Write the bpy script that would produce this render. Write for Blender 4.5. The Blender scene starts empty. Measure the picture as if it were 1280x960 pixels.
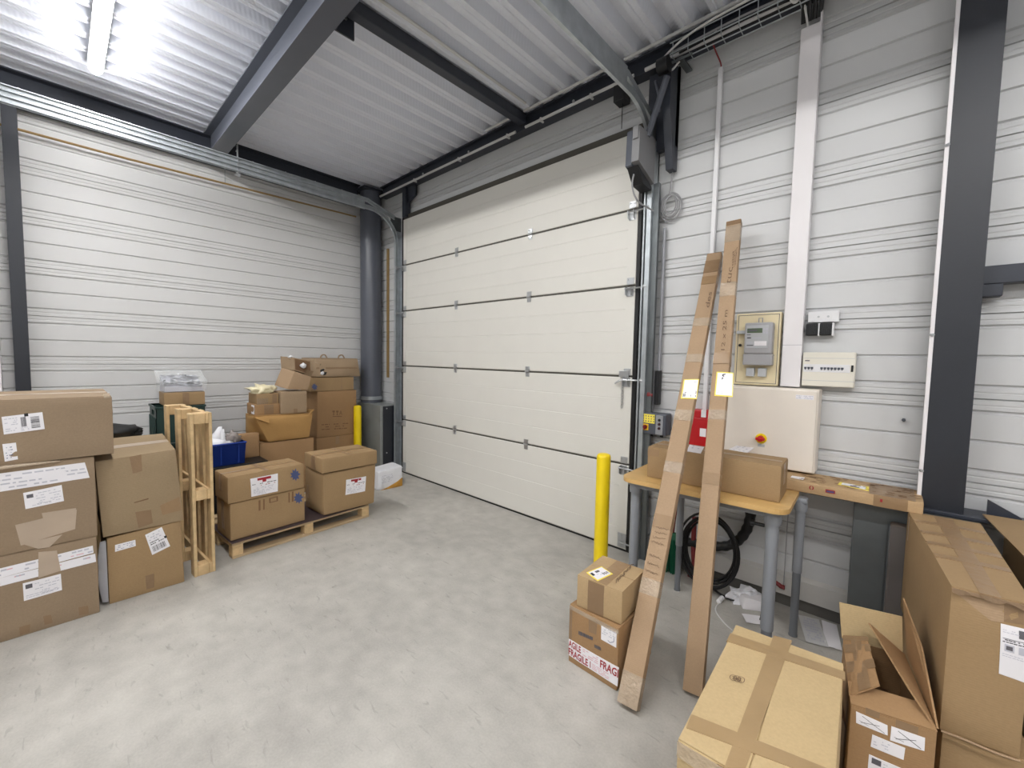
import bpy, bmesh, math, random
from mathutils import Vector, Matrix, noise
random.seed(7)
SC = bpy.context.scene
COL = SC.collection
V = Vector
PI = math.pi

# ------------------------------------------------------------------ camera survey (1280x960 photograph)
FPX = 522.92
YAW, PITCH, ROLL = [math.radians(a) for a in (42.73, -3.534, 1.086)]
CAM = V((5.39, -2.95, 1.49))
_f = V((-math.sin(YAW)*math.cos(PITCH), math.cos(YAW)*math.cos(PITCH), math.sin(PITCH)))
_r = _f.cross(V((0, 0, 1))).normalized()
_u = _r.cross(_f)
RIGHT = _r*math.cos(ROLL) + _u*math.sin(ROLL)
UP = -_r*math.sin(ROLL) + _u*math.cos(ROLL)
FWD = _f
def ray(px, py): return RIGHT*((px-640)/FPX) - UP*((py-480)/FPX) + FWD
def onx(px, py, X):
    d = ray(px, py); return CAM + d*((X-CAM.x)/d.x)
def ony(px, py, Y):
    d = ray(px, py); return CAM + d*((Y-CAM.y)/d.y)
def onz(px, py, Z):
    d = ray(px, py); return CAM + d*((Z-CAM.z)/d.z)

# ------------------------------------------------------------------ materials
def lin(c):
    c = c/255.0
    return c/12.92 if c <= 0.04045 else ((c+0.055)/1.055)**2.4
def rgb(r, g, b): return (lin(r), lin(g), lin(b), 1)
MATS = {}
def mat(name, c, rough=0.6, metal=0.0, var=0.06, scale=6.0, bump=0.0, bscale=80.0, alpha=1.0, spec=0.5, stretch=None, coat=0.0):
    if name in MATS: return MATS[name]
    m = bpy.data.materials.new(name); m.use_nodes = True
    nt = m.node_tree; N = nt.nodes; L = nt.links
    b = N['Principled BSDF']
    b.inputs['Roughness'].default_value = rough
    b.inputs['Metallic'].default_value = metal
    b.inputs['Specular IOR Level'].default_value = spec
    b.inputs['Coat Weight'].default_value = coat
    col = rgb(*c)
    tc = N.new('ShaderNodeTexCoord')
    mp = N.new('ShaderNodeMapping'); L.new(tc.outputs['Object'], mp.inputs[0])
    if stretch: mp.inputs['Scale'].default_value = stretch
    n1 = N.new('ShaderNodeTexNoise'); n1.inputs['Scale'].default_value = scale; n1.inputs['Detail'].default_value = 6
    L.new(mp.outputs[0], n1.inputs['Vector'])
    rp = N.new('ShaderNodeValToRGB')
    rp.color_ramp.elements[0].position = 0.3; rp.color_ramp.elements[1].position = 0.7
    rp.color_ramp.elements[0].color = tuple(x*(1-var) for x in col[:3])+(1,)
    rp.color_ramp.elements[1].color = tuple(min(1, x*(1+var)) for x in col[:3])+(1,)
    L.new(n1.outputs[0], rp.inputs[0]); L.new(rp.outputs[0], b.inputs['Base Color'])
    if bump > 0:
        n2 = N.new('ShaderNodeTexNoise'); n2.inputs['Scale'].default_value = bscale; n2.inputs['Detail'].default_value = 3
        L.new(mp.outputs[0], n2.inputs['Vector'])
        bp = N.new('ShaderNodeBump'); bp.inputs['Strength'].default_value = bump; bp.inputs['Distance'].default_value = 0.01
        L.new(n2.outputs[0], bp.inputs['Height']); L.new(bp.outputs[0], b.inputs['Normal'])
    if alpha < 1: b.inputs['Alpha'].default_value = alpha
    MATS[name] = m
    return m
def emis(name, c, s):
    m = bpy.data.materials.new(name); m.use_nodes = True
    b = m.node_tree.nodes['Principled BSDF']
    b.inputs['Base Color'].default_value = (0.8, 0.8, 0.8, 1)
    b.inputs['Emission Color'].default_value = c; b.inputs['Emission Strength'].default_value = s
    return m
def cardboard(name, c, var=0.07):
    m = bpy.data.materials.new(name); m.use_nodes = True
    nt = m.node_tree; N = nt.nodes; L = nt.links; b = N['Principled BSDF']
    b.inputs['Roughness'].default_value = 0.72; b.inputs['Specular IOR Level'].default_value = 0.3
    tc = N.new('ShaderNodeTexCoord')
    n1 = N.new('ShaderNodeTexNoise'); n1.inputs['Scale'].default_value = 4.5; n1.inputs['Detail'].default_value = 8
    n2 = N.new('ShaderNodeTexNoise'); n2.inputs['Scale'].default_value = 120; n2.inputs['Detail'].default_value = 2
    L.new(tc.outputs['Object'], n1.inputs['Vector']); L.new(tc.outputs['Object'], n2.inputs['Vector'])
    mx = N.new('ShaderNodeMix'); mx.data_type = 'FLOAT'; mx.inputs[0].default_value = 0.5
    L.new(n1.outputs[0], mx.inputs[2]); L.new(n2.outputs[0], mx.inputs[3])
    rp = N.new('ShaderNodeValToRGB'); col = rgb(*c)
    rp.color_ramp.elements[0].position = 0.3; rp.color_ramp.elements[1].position = 0.7
    rp.color_ramp.elements[0].color = tuple(x*(1-var*1.3) for x in col[:3])+(1,)
    rp.color_ramp.elements[1].color = tuple(min(1, x*(1+var)) for x in col[:3])+(1,)
    L.new(mx.outputs[0], rp.inputs[0]); L.new(rp.outputs[0], b.inputs['Base Color'])
    w = N.new('ShaderNodeTexWave'); w.inputs['Scale'].default_value = 42; w.bands_direction = 'Z'; w.inputs['Distortion'].default_value = 1.0
    L.new(tc.outputs['Object'], w.inputs['Vector'])
    bp = N.new('ShaderNodeBump'); bp.inputs['Strength'].default_value = 0.10; bp.inputs['Distance'].default_value = 0.003
    L.new(w.outputs[1], bp.inputs['Height'])
    bp2 = N.new('ShaderNodeBump'); bp2.inputs['Strength'].default_value = 0.25; bp2.inputs['Distance'].default_value = 0.01
    L.new(n1.outputs[0], bp2.inputs['Height']); L.new(bp.outputs[0], bp2.inputs['Normal'])
    L.new(bp2.outputs[0], b.inputs['Normal'])
    MATS[name] = m
    return m
C_STD = cardboard('cardboard', (159, 132, 97))
C_GREY = cardboard('cardboard_greyish', (154, 134, 106))
C_WARM = cardboard('cardboard_warm', (160, 127, 91))
C_LIGHT = cardboard('cardboard_light', (193, 169, 128))
C_PALE = cardboard('cardboard_pale', (168, 142, 114))
C_COOL = cardboard('cardboard_cool', (148, 128, 105))
C_SAND = cardboard('cardboard_sand', (180, 154, 117))
C_DULL = cardboard('cardboard_dull', (160, 138, 112))
C_IN = mat('cardboard_inside', (112, 84, 58), 0.8)  # cardboard darkened so the shade inside cartons is in its colour
TAPE = mat('brown_tape', (150, 122, 90), 0.32, bump=0.25, bscale=30, var=0.05)
TAPE_LY = mat('tan_tape', (163, 137, 100), 0.36, bump=0.25, bscale=30)
TAPE_D = mat('dark_tape', (138, 112, 84), 0.35, bump=0.25, bscale=30)
TAPE_L = mat('milky_tape', (180, 162, 143), 0.3, bump=0.3, bscale=25)
def clear_tape_mat():
    m = mat('clear_tape', (214, 196, 172), 0.08, bump=1.0, bscale=70, var=0.2, alpha=0.5, spec=1.0, coat=0.6)
    return m
TAPE_C = clear_tape_mat()
PAPER = mat('paper', (236, 234, 238), 0.6, var=0.02)
INK = mat('ink', (92, 90, 96), 0.6)
INK_L = mat('ink_light', (192, 192, 202), 0.6)
BLACKINK = mat('black_ink', (28, 28, 30), 0.6)
PEN = mat('pen_ink', (112, 90, 70), 0.7)
REDINK = mat('red_print', (158, 34, 44), 0.6)
PINKINK = mat('pink_print', (218, 172, 180), 0.6)
BLUEINK = mat('blue_print', (72, 84, 126), 0.6)
YELPAP = mat('yellow_paper', (244, 226, 90), 0.6, var=0.02)
PRINT = mat('brown_print', (124, 92, 62), 0.7)
STEEL_D = mat('dark_steel_paint', (40, 43, 50), 0.42, bump=0.05, bscale=90, var=0.05)
STEEL_N = mat('navy_steel_paint', (50, 54, 64), 0.42, var=0.05)
STEEL_C = mat('grey_steel_paint', (90, 94, 104), 0.3, var=0.04)
GALV = mat('galvanised_steel', (176, 182, 186), 0.36, metal=0.6, bump=0.08, bscale=40, var=0.12, scale=14)
GALV_D = mat('galvanised_sheet', (104, 109, 111), 0.42, metal=0.55, var=0.14, scale=5, bump=0.06, bscale=20)
ZINC = mat('zinc_plate', (190, 192, 194), 0.3, metal=0.8)
WHITE = mat('white_plastic', (226, 226, 228), 0.4, var=0.01)
DUCTW = mat('pale_trunking', (230, 227, 229), 0.42, var=0.015)
CREAM = mat('cream_plastic', (226, 222, 210), 0.42, var=0.015)
CREAMCAB = mat('cream_enclosure', (230, 222, 211), 0.45, var=0.02)
BEIGE = mat('beige_board', (226, 212, 176), 0.5, var=0.03)
GREYPL = mat('grey_plastic', (150, 152, 158), 0.4, var=0.02)
GREYPL_L = mat('light_grey_plastic', (184, 187, 190), 0.4, var=0.02)
GREYPL_D = mat('slate_plastic', (78, 82, 92), 0.4, var=0.03)
BLACK = mat('black_plastic', (22, 23, 26), 0.42, var=0.05)
BLACKR = mat('black_rubber', (18, 18, 20), 0.5)
YELLOW = mat('yellow_paint', (244, 214, 22), 0.38, var=0.03)
RED = mat('red_paint', (186, 22, 30), 0.35, var=0.04)
REDDK = mat('dull_red', (128, 44, 46), 0.5)
BLUE = mat('blue_plastic', (30, 62, 150), 0.38, var=0.05)
GREEN = mat('green_plastic', (24, 98, 70), 0.5, var=0.1)
DKGREEN = mat('dark_green_crate', (30, 56, 52), 0.45)
WOODP = mat('pallet_wood', (204, 176, 132), 0.7, var=0.16, scale=3, stretch=(6, 6, 1.0), bump=0.15, bscale=40)
WOODPY = mat('pallet_wood_long', (182, 158, 124), 0.7, var=0.16, scale=3, stretch=(6, 1.0, 6), bump=0.15, bscale=40)
WOODPX = mat('pallet_wood_cross', (204, 174, 130), 0.7, var=0.16, scale=3, stretch=(1.0, 6, 6), bump=0.15, bscale=40)
BEECH = mat('table_laminate', (206, 168, 108), 0.42, var=0.06, scale=4, stretch=(1, 8, 8))
WOODPRINT = cardboard('printed_cardboard', (188, 158, 120))
LEGGREY = mat('table_leg_paint', (142, 146, 152), 0.4, var=0.03)
LEGDARK = mat('table_foot_paint', (112, 116, 122), 0.4, var=0.03)
PLUM = mat('slip_sheet', (112, 96, 98), 0.5, var=0.08)
CONC = mat('concrete_plinth', (196, 194, 190), 0.75, var=0.08, scale=5, bump=0.15, bscale=60)
PLAST = mat('clear_plastic', (236, 240, 242), 0.1, alpha=0.2, bump=0.15, bscale=12)
FILM = mat('wrap_film', (170, 172, 176), 0.1, alpha=0.16, bump=0.5, bscale=9, var=0.2)
WRAPBROWN = mat('wrapped_board', (74, 64, 56), 0.6, var=0.12)
BAGW = mat('white_bag', (232, 233, 238), 0.35, bump=0.2, bscale=20, var=0.03)
CREAMBAG = mat('cream_film', (236, 226, 190), 0.35, bump=0.4, bscale=20, var=0.05)
TAN = mat('tan_pipe', (146, 120, 76), 0.4)
AMBER = mat('amber_base', (190, 140, 56), 0.5)
LCD = mat('lcd_screen', (96, 112, 92), 0.25)
BEIGEMETAL = mat('door_panel', (220, 218, 211), 0.42, var=0.012, bump=0.10, bscale=160)
SEALB = mat('seam_dark', (74, 71, 64), 0.6)
CABLEG = mat('grey_cable', (150, 150, 152), 0.45)
CABLEW = mat('white_cable', (214, 214, 212), 0.45)

def wall_mat(name, c, rough=0.42):
    return mat(name, c, rough, var=0.02, scale=2.5, spec=0.5)
WALLL = wall_mat('wall_tray_paint', (208, 208, 208), 0.46)
WALLR = wall_mat('wall_tray_paint_grey', (203, 204, 205), 0.44)

def floor_mat():
    m = bpy.data.materials.new('concrete_floor'); m.use_nodes = True
    nt = m.node_tree; N = nt.nodes; L = nt.links; b = N['Principled BSDF']
    tc = N.new('ShaderNodeTexCoord')
    def nz(s, d, st=None, dist=0):
        n = N.new('ShaderNodeTexNoise'); n.inputs['Scale'].default_value = s; n.inputs['Detail'].default_value = d; n.inputs['Distortion'].default_value = dist
        if st:
            mp = N.new('ShaderNodeMapping'); mp.inputs['Scale'].default_value = st; mp.inputs['Rotation'].default_value = (0, 0, 0.7)
            L.new(tc.outputs['Object'], mp.inputs[0]); L.new(mp.outputs[0], n.inputs['Vector'])
        else: L.new(tc.outputs['Object'], n.inputs['Vector'])
        return n
    a = nz(1.3, 12, dist=0.25); c = nz(9, 8); d = nz(110, 3); e = nz(3.0, 9, (1, 3, 1), 0.2)
    rp = N.new('ShaderNodeValToRGB'); r = rp.color_ramp
    r.elements[0].position = 0.31; r.elements[0].color = rgb(151, 148, 142)
    r.elements[1].position = 0.69; r.elements[1].color = rgb(194, 191, 184)
    def mixf(x, y, f):
        q = N.new('ShaderNodeMix'); q.data_type = 'FLOAT'; q.inputs[0].default_value = f
        L.new(x, q.inputs[2]); L.new(y, q.inputs[3]); return q.outputs[0]
    h = mixf(mixf(mixf(a.outputs[0], c.outputs[0], 0.5), d.outputs[0], 0.22), e.outputs[0], 0.15)
    L.new(h, rp.inputs[0])
    # dark scuffs and specks
    s = nz(11, 12, (1, 4, 1), 0.6)
    r2 = N.new('ShaderNodeValToRGB'); r2.color_ramp.elements[0].position = 0.62; r2.color_ramp.elements[1].position = 0.74
    L.new(s.outputs[0], r2.inputs[0])
    mx = N.new('ShaderNodeMix'); mx.data_type = 'RGBA'; mx.blend_type = 'MIX'
    L.new(rp.outputs[0], mx.inputs[6]); mx.inputs[7].default_value = rgb(128, 124, 118)
    mm = N.new('ShaderNodeMath'); mm.operation = 'MULTIPLY'; mm.inputs[1].default_value = 0.5
    L.new(r2.outputs[0], mm.inputs[0]); L.new(mm.outputs[0], mx.inputs[0])
    vo = N.new('ShaderNodeTexVoronoi'); vo.inputs['Scale'].default_value = 3.2; L.new(tc.outputs['Object'], vo.inputs['Vector'])
    r3 = N.new('ShaderNodeValToRGB'); r3.color_ramp.elements[0].position = 0.012; r3.color_ramp.elements[0].color = (0.6, 0.6, 0.6, 1); r3.color_ramp.elements[1].position = 0.03; r3.color_ramp.elements[1].color = (0, 0, 0, 1)
    L.new(vo.outputs['Distance'], r3.inputs[0])
    mx2 = N.new('ShaderNodeMix'); mx2.data_type = 'RGBA'; L.new(r3.outputs[0], mx2.inputs[0]); L.new(mx.outputs[2], mx2.inputs[6]); mx2.inputs[7].default_value = rgb(96, 92, 84)
    L.new(mx2.outputs[2], b.inputs['Base Color'])
    rr = N.new('ShaderNodeMapRange'); rr.inputs[3].default_value = 0.42; rr.inputs[4].default_value = 0.68
    L.new(a.outputs[0], rr.inputs[0]); L.new(rr.outputs[0], b.inputs['Roughness'])
    bp = N.new('ShaderNodeBump'); bp.inputs['Strength'].default_value = 0.12; bp.inputs['Distance'].default_value = 0.01
    L.new(h, bp.inputs['Height']); L.new(bp.outputs[0], b.inputs['Normal'])
    return m
def deck_mat():
    m = bpy.data.materials.new('deck_sheet'); m.use_nodes = True
    nt = m.node_tree; N = nt.nodes; L = nt.links; b = N['Principled BSDF']
    b.inputs['Base Color'].default_value = rgb(226, 230, 240); b.inputs['Roughness'].default_value = 0.45; b.inputs['Metallic'].default_value = 0.0
    tc = N.new('ShaderNodeTexCoord')
    w = N.new('ShaderNodeTexWave'); w.bands_direction = 'Y'; w.inputs['Scale'].default_value = 13; w.inputs['Distortion'].default_value = 0
    mp = N.new('ShaderNodeMapping'); mp.inputs['Rotation'].default_value = (0, 0, 0.6); L.new(tc.outputs['Object'], mp.inputs[0]); L.new(mp.outputs[0], w.inputs['Vector'])
    n = N.new('ShaderNodeTexNoise'); n.inputs['Scale'].default_value = 3; L.new(tc.outputs['Object'], n.inputs['Vector'])
    bp = N.new('ShaderNodeBump'); bp.inputs['Strength'].default_value = 0.16; bp.inputs['Distance'].default_value = 0.006
    L.new(w.outputs[1], bp.inputs['Height']); L.new(bp.outputs[0], b.inputs['Normal'])
    return m

# ------------------------------------------------------------------ mesh helpers
def NB(): return bmesh.new()
def bx(bm, x0, x1, y0, y1, z0, z1, mi=0, bev=0.0, seg=2):
    vs = [bm.verts.new((x, y, z)) for x in (x0, x1) for y in (y0, y1) for z in (z0, z1)]
    fs = [bm.faces.new([vs[i] for i in q]) for q in ((0, 1, 3, 2), (4, 6, 7, 5), (0, 4, 5, 1), (2, 3, 7, 6), (0, 2, 6, 4), (1, 5, 7, 3))]
    for f in fs: f.material_index = mi
    if bev > 0:
        es = list({e for f in fs for e in f.edges})
        r = bmesh.ops.bevel(bm, geom=es, offset=bev, segments=seg, affect='EDGES', profile=0.5)
        for f in r['faces']: f.material_index = mi
    return vs
def hexa(bm, P, mi=0):
    """8 points: bottom 4 ccw, top 4 ccw"""
    v = [bm.verts.new(p) for p in P]
    for q in ((3, 2, 1, 0), (4, 5, 6, 7), (0, 1, 5, 4), (1, 2, 6, 5), (2, 3, 7, 6), (3, 0, 4, 7)):
        bm.faces.new([v[i] for i in q]).material_index = mi
def frame_of(d):
    d = d.normalized(); a = V((0, 0, 1)) if abs(d.z) < 0.9 else V((1, 0, 0))
    s = d.cross(a).normalized(); return s, s.cross(d).normalized()
def cyl(bm, p0, p1, r0, r1=None, seg=16, mi=0):
    p0, p1 = V(p0), V(p1); r1 = r0 if r1 is None else r1
    s, t = frame_of(p1-p0)
    A = [bm.verts.new(p0+(s*math.cos(2*PI*k/seg)+t*math.sin(2*PI*k/seg))*r0) for k in range(seg)]
    B = [bm.verts.new(p1+(s*math.cos(2*PI*k/seg)+t*math.sin(2*PI*k/seg))*r1) for k in range(seg)]
    for k in range(seg):
        bm.faces.new([A[k], A[(k+1) % seg], B[(k+1) % seg], B[k]]).material_index = mi
    bm.faces.new(A[::-1]).material_index = mi; bm.faces.new(B).material_index = mi
def lathe(bm, prof, c=(0, 0), seg=20, mi=0):
    rings = []
    for r, z in prof:
        rings.append([bm.verts.new((c[0]+r*math.cos(2*PI*k/seg), c[1]+r*math.sin(2*PI*k/seg), z)) for k in range(seg)])
    for a, b in zip(rings, rings[1:]):
        for k in range(seg):
            bm.faces.new([a[k], a[(k+1) % seg], b[(k+1) % seg], b[k]]).material_index = mi
    bm.faces.new(rings[0][::-1]).material_index = mi; bm.faces.new(rings[-1]).material_index = mi
def smooth_pts(pts, n=6, closed=False):
    P = [V(p) for p in pts]; out = []; L = len(P)
    rng = range(L if closed else L-1)
    for i in rng:
        p0 = P[(i-1) % L] if (closed or i > 0) else P[i]; p1 = P[i]; p2 = P[(i+1) % L]
        p3 = P[(i+2) % L] if (closed or i+2 < L) else p2
        for k in range(n):
            t = k/n
            out.append(0.5*((2*p1)+(p2-p0)*t+(2*p0-5*p1+4*p2-p3)*t*t+(3*p1-p0-3*p2+p3)*t**3))
    if not closed: out.append(P[-1])
    return out
def tube(bm, pts, r, seg=8, mi=0, closed=False, sm=0):
    P = smooth_pts(pts, sm, closed) if sm else [V(p) for p in pts]
    n = len(P); rings = []; prev = None
    for i in range(n):
        d = (P[(i+1) % n]-P[i-1]) if closed else (P[min(i+1, n-1)]-P[max(i-1, 0)])
        d.normalize()
        if prev is None: s, t = frame_of(d)
        else:
            s = (prev - d*prev.dot(d))
            if s.length < 1e-6: s, t = frame_of(d)
            s.normalize(); t = s.cross(d)
        prev = s
        rr = r(i/(n-1)) if callable(r) else r
        rings.append([bm.verts.new(P[i]+(s*math.cos(2*PI*k/seg)+t*math.sin(2*PI*k/seg))*rr) for k in range(seg)])
    for i in range(n if closed else n-1):
        a, b = rings[i], rings[(i+1) % n]
        for k in range(seg):
            bm.faces.new([a[k], a[(k+1) % seg], b[(k+1) % seg], b[k]]).material_index = mi
    if not closed:
        bm.faces.new(rings[0][::-1]).material_index = mi; bm.faces.new(rings[-1]).material_index = mi
def extr(bm, pts, vec, mi=0, caps=True):
    vec = V(vec)
    A = [bm.verts.new(p) for p in pts]; B = [bm.verts.new(V(p)+vec) for p in pts]; n = len(A)
    for k in range(n):
        bm.faces.new([A[k], A[(k+1) % n], B[(k+1) % n], B[k]]).material_index = mi
    if caps:
        bm.faces.new(A[::-1]).material_index = mi; bm.faces.new(B).material_index = mi
def blob(bm, c, s, seed=0, amp=0.3, freq=2.5, sub=3, mi=0, flat=None):
    r = bmesh.ops.create_icosphere(bm, subdivisions=sub, radius=1.0)
    for v in r['verts']:
        d = v.co.copy(); o = V((seed*3.1, seed*1.7, seed*0.9))
        k = 1+amp*noise.noise(d*freq+o)+amp*0.6*noise.noise(d*freq*2.6+o)
        q = V((d.x*s[0]*k, d.y*s[1]*k, d.z*s[2]*k))+V(c)
        if flat is not None and q.z < flat: q.z = flat
        v.co = q
    for f in bm.faces:
        pass
def mk(name, bm, mats, parent=None, M=None, smooth=False, ang=35):
    bmesh.ops.recalc_face_normals(bm, faces=bm.faces[:])
    me = bpy.data.meshes.new(name); bm.to_mesh(me); bm.free()
    for m in (mats if isinstance(mats, (list, tuple)) else [mats]): me.materials.append(m)
    if smooth:
        for p in me.polygons: p.use_smooth = True
        me.set_sharp_from_angle(angle=math.radians(ang))
    o = bpy.data.objects.new(name, me); COL.objects.link(o)
    if M is not None: o.matrix_world = M
    if parent is not None: o.parent = parent
    return o
def tag(o, label=None, cat=None, group=None, kind=None):
    if label: o['label'] = label
    if cat: o['category'] = cat
    if group: o['group'] = group
    if kind: o['kind'] = kind
    return o
def empty(name, M=None, loc=None, rz=0):
    o = bpy.data.objects.new(name, None); o.empty_display_size = 0.1; COL.objects.link(o)
    if M is None: M = Matrix.Translation(V(loc)) @ Matrix.Rotation(rz, 4, 'Z')
    o.matrix_world = M
    return o
def MX(O, ang): return Matrix.Translation(V(O)) @ Matrix.Rotation(ang, 4, 'Z')
def basis(O, ux, uy, uz):
    M = Matrix.Identity(4)
    for i in range(3):
        M[i][0] = ux[i]; M[i][1] = uy[i]; M[i][2] = uz[i]; M[i][3] = O[i]
    return M

# text as meshes, normalised to the unit square
_GL = {}
def glyphs(text, bold=0.0):
    bold = 0.025 if text in ('AGILE', 'FRAGILE', 'FRAGI', '950', 'S0') else 0.0
    if text in _GL: return _GL[text]
    cu = bpy.data.curves.new('glyph', 'FONT'); cu.body = text; cu.resolution_u = 2; cu.offset = bold
    ob = bpy.data.objects.new('glyph', cu); COL.objects.link(ob)
    dg = bpy.context.evaluated_depsgraph_get(); dg.update()
    me = bpy.data.meshes.new_from_object(ob.evaluated_get(dg))
    vs = [(v.co.x, v.co.y) for v in me.vertices]; fs = [tuple(p.vertices) for p in me.polygons]
    bpy.data.objects.remove(ob); bpy.data.curves.remove(cu); bpy.data.meshes.remove(me)
    x0 = min(v[0] for v in vs); x1 = max(v[0] for v in vs); y0 = min(v[1] for v in vs); y1 = max(v[1] for v in vs)
    vs = [((x-x0)/(x1-x0), (y-y0)/max(1e-6, y1-y0)) for x, y in vs]
    _GL[text] = (vs, fs)
    return _GL[text]

# ------------------------------------------------------------------ surfaces that carry labels
class Sheet:
    """maps (u,v,offset) to local space; subclasses give pos(u,v)"""
    def n(self, u, v):
        e = 0.01
        a = self.pos(u+e, v)-self.pos(u-e, v); b = self.pos(u, v+e)-self.pos(u, v-e)
        return a.cross(b).normalized()
    def at(self, u, v, off=0.0): return self.pos(u, v)+self.n(u, v)*off
class Plane4(Sheet):
    def __init__(s, bl, br, tr, tl): s.q = [V(p) for p in (bl, br, tr, tl)]
    def pos(s, u, v): return s.q[0]*(1-u)*(1-v)+s.q[1]*u*(1-v)+s.q[2]*u*v+s.q[3]*(1-u)*v
def decal_mesh(sheet, quad, mats, items=(), off=0.0015, nu=5, nv=3, base=True):
    """quad: four (u,v) TL,TR,BR,BL on the sheet. items: ('r',u0,v0,u1,v1,mi) or ('t',text,u0,v0,u1,v1,mi,rot)"""
    TL, TR, BR, BL = [V((q[0], q[1])) for q in quad]
    def m(u, v): return BL*(1-u)*(1-v)+BR*u*(1-v)+TR*u*v+TL*(1-u)*v
    bm = NB()
    def patch(u0, v0, u1, v1, o, mi, a, b, thick):
        g = [[bm.verts.new(sheet.at(*m(u0+(u1-u0)*i/a, v0+(v1-v0)*j/b), o)) for j in range(b+1)] for i in range(a+1)]
        for i in range(a):
            for j in range(b):
                bm.faces.new([g[i][j], g[i+1][j], g[i+1][j+1], g[i][j+1]]).material_index = mi
        if thick:
            g2 = [[bm.verts.new(sheet.at(*m(u0+(u1-u0)*i/a, v0+(v1-v0)*j/b), o-thick)) for j in range(b+1)] for i in range(a+1)]
            loop = [(i, 0) for i in range(a)]+[(a, j) for j in range(b)]+[(i, b) for i in range(a, 0, -1)]+[(0, j) for j in range(b, 0, -1)]
            for k in range(len(loop)):
                p, q = loop[k], loop[(k+1) % len(loop)]
                bm.faces.new([g2[p[0]][p[1]], g2[q[0]][q[1]], g[q[0]][q[1]], g[p[0]][p[1]]]).material_index = mi
    if base: patch(0, 0, 1, 1, off, 0, nu, nv, off*0.9)
    for it in items:
        if it[0] == 'r':
            patch(it[1], it[2], it[3], it[4], off+0.0006, it[5], 2, 1, 0)
        elif it[0] == 'l':       # stroke: polyline of (u,v), width in uv, mi
            pts, w, mi = it[1], it[2], it[3]
            for (a0, b0), (a1, b1) in zip(pts, pts[1:]):
                d = V((a1-a0, b1-b0)); L = max(1e-6, d.length); nn = V((-d.y, d.x))/L*w/2
                q = [(a0-nn.x, b0-nn.y), (a1-nn.x, b1-nn.y), (a1+nn.x, b1+nn.y), (a0+nn.x, b0+nn.y)]
                bm.faces.new([bm.verts.new(sheet.at(*m(*p), off+0.0007)) for p in q]).material_index = mi
        else:
            _, text, u0, v0, u1, v1, mi, rot = it
            vs, fs = glyphs(text)
            def tr(x, y):
                if rot == 90: x, y = 1-y, x
                elif rot == -90: x, y = y, 1-x
                elif rot == 180: x, y = 1-x, 1-y
                return m(u0+(u1-u0)*x, v0+(v1-v0)*y)
            bv = [bm.verts.new(sheet.at(*tr(x, y), off+0.0008)) for x, y in vs]
            for f in fs:
                try: bm.faces.new([bv[i] for i in f]).material_index = mi
                except ValueError: pass
    return bm
def lines(rows, u0=0.06, u1=0.94, v0=0.08, v1=0.92, mi=1, seed=1, fill=0.55, hh=0.45):
    """rows of short printed dashes"""
    R = random.Random(seed); out = []; h = (v1-v0)/rows
    for r in range(rows):
        v = v1-h*(r+0.5); u = u0
        while u < u1-0.03:
            w = R.uniform(0.03, 0.12)
            if R.random() < fill: out.append(('r', u, v-h*hh/2, min(u1, u+w), v+h*hh/2, mi))
            u += w+R.uniform(0.012, 0.03)
    return out
def bars(u0, v0, u1, v1, n=14, mi=2, seed=3, vert=True):
    R = random.Random(seed); out = []
    for k in range(n):
        a = k/n; w = R.choice((0.3, 0.5, 0.75))/n
        if vert: out.append(('r', u0+(u1-u0)*a, v0, u0+(u1-u0)*(a+w), v1, mi))
        else: out.append(('r', u0, v0+(v1-v0)*a, u1, v0+(v1-v0)*(a+w), mi))
    return out

FACES = {'front': ((0, 0, 0), (1, 0, 0), (0, 0, 1)), 'back': ((1, 1, 0), (-1, 0, 0), (0, 0, 1)), 'left': ((0, 1, 0), (0, -1, 0), (0, 0, 1)),
         'right': ((1, 0, 0), (0, 1, 0), (0, 0, 1)), 'top': ((0, 0, 1), (1, 0, 0), (0, 1, 0)), 'bottom': ((0, 1, 0), (1, 0, 0), (0, -1, 0))}
class Face(Sheet):
    def __init__(s, box, name): s.b, s.name = box, name; s.o, s.du, s.dv = [V(x) for x in FACES[name]]
    def flat(s, u, v): return s.b.tri(s.o+s.du*u+s.dv*v)
    def pos(s, u, v):
        p = s.flat(u, v); b = s.b
        uc, vc = min(1, max(0, u)), min(1, max(0, v))
        m = 16*uc*(1-uc)*vc*(1-vc)
        k = b.bulge*m
        if s.name == 'bottom': return p
        if s.name == 'top': return p+s.b.fn('top')*min(k*0.3, 0.0015)
        if b.dent: k += b.dent*min(1, 2.5*m)*noise.noise(p*7+V((b.seed, b.seed*2.3, len(s.name))))
        return p+s.b.fn(s.name)*k
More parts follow.
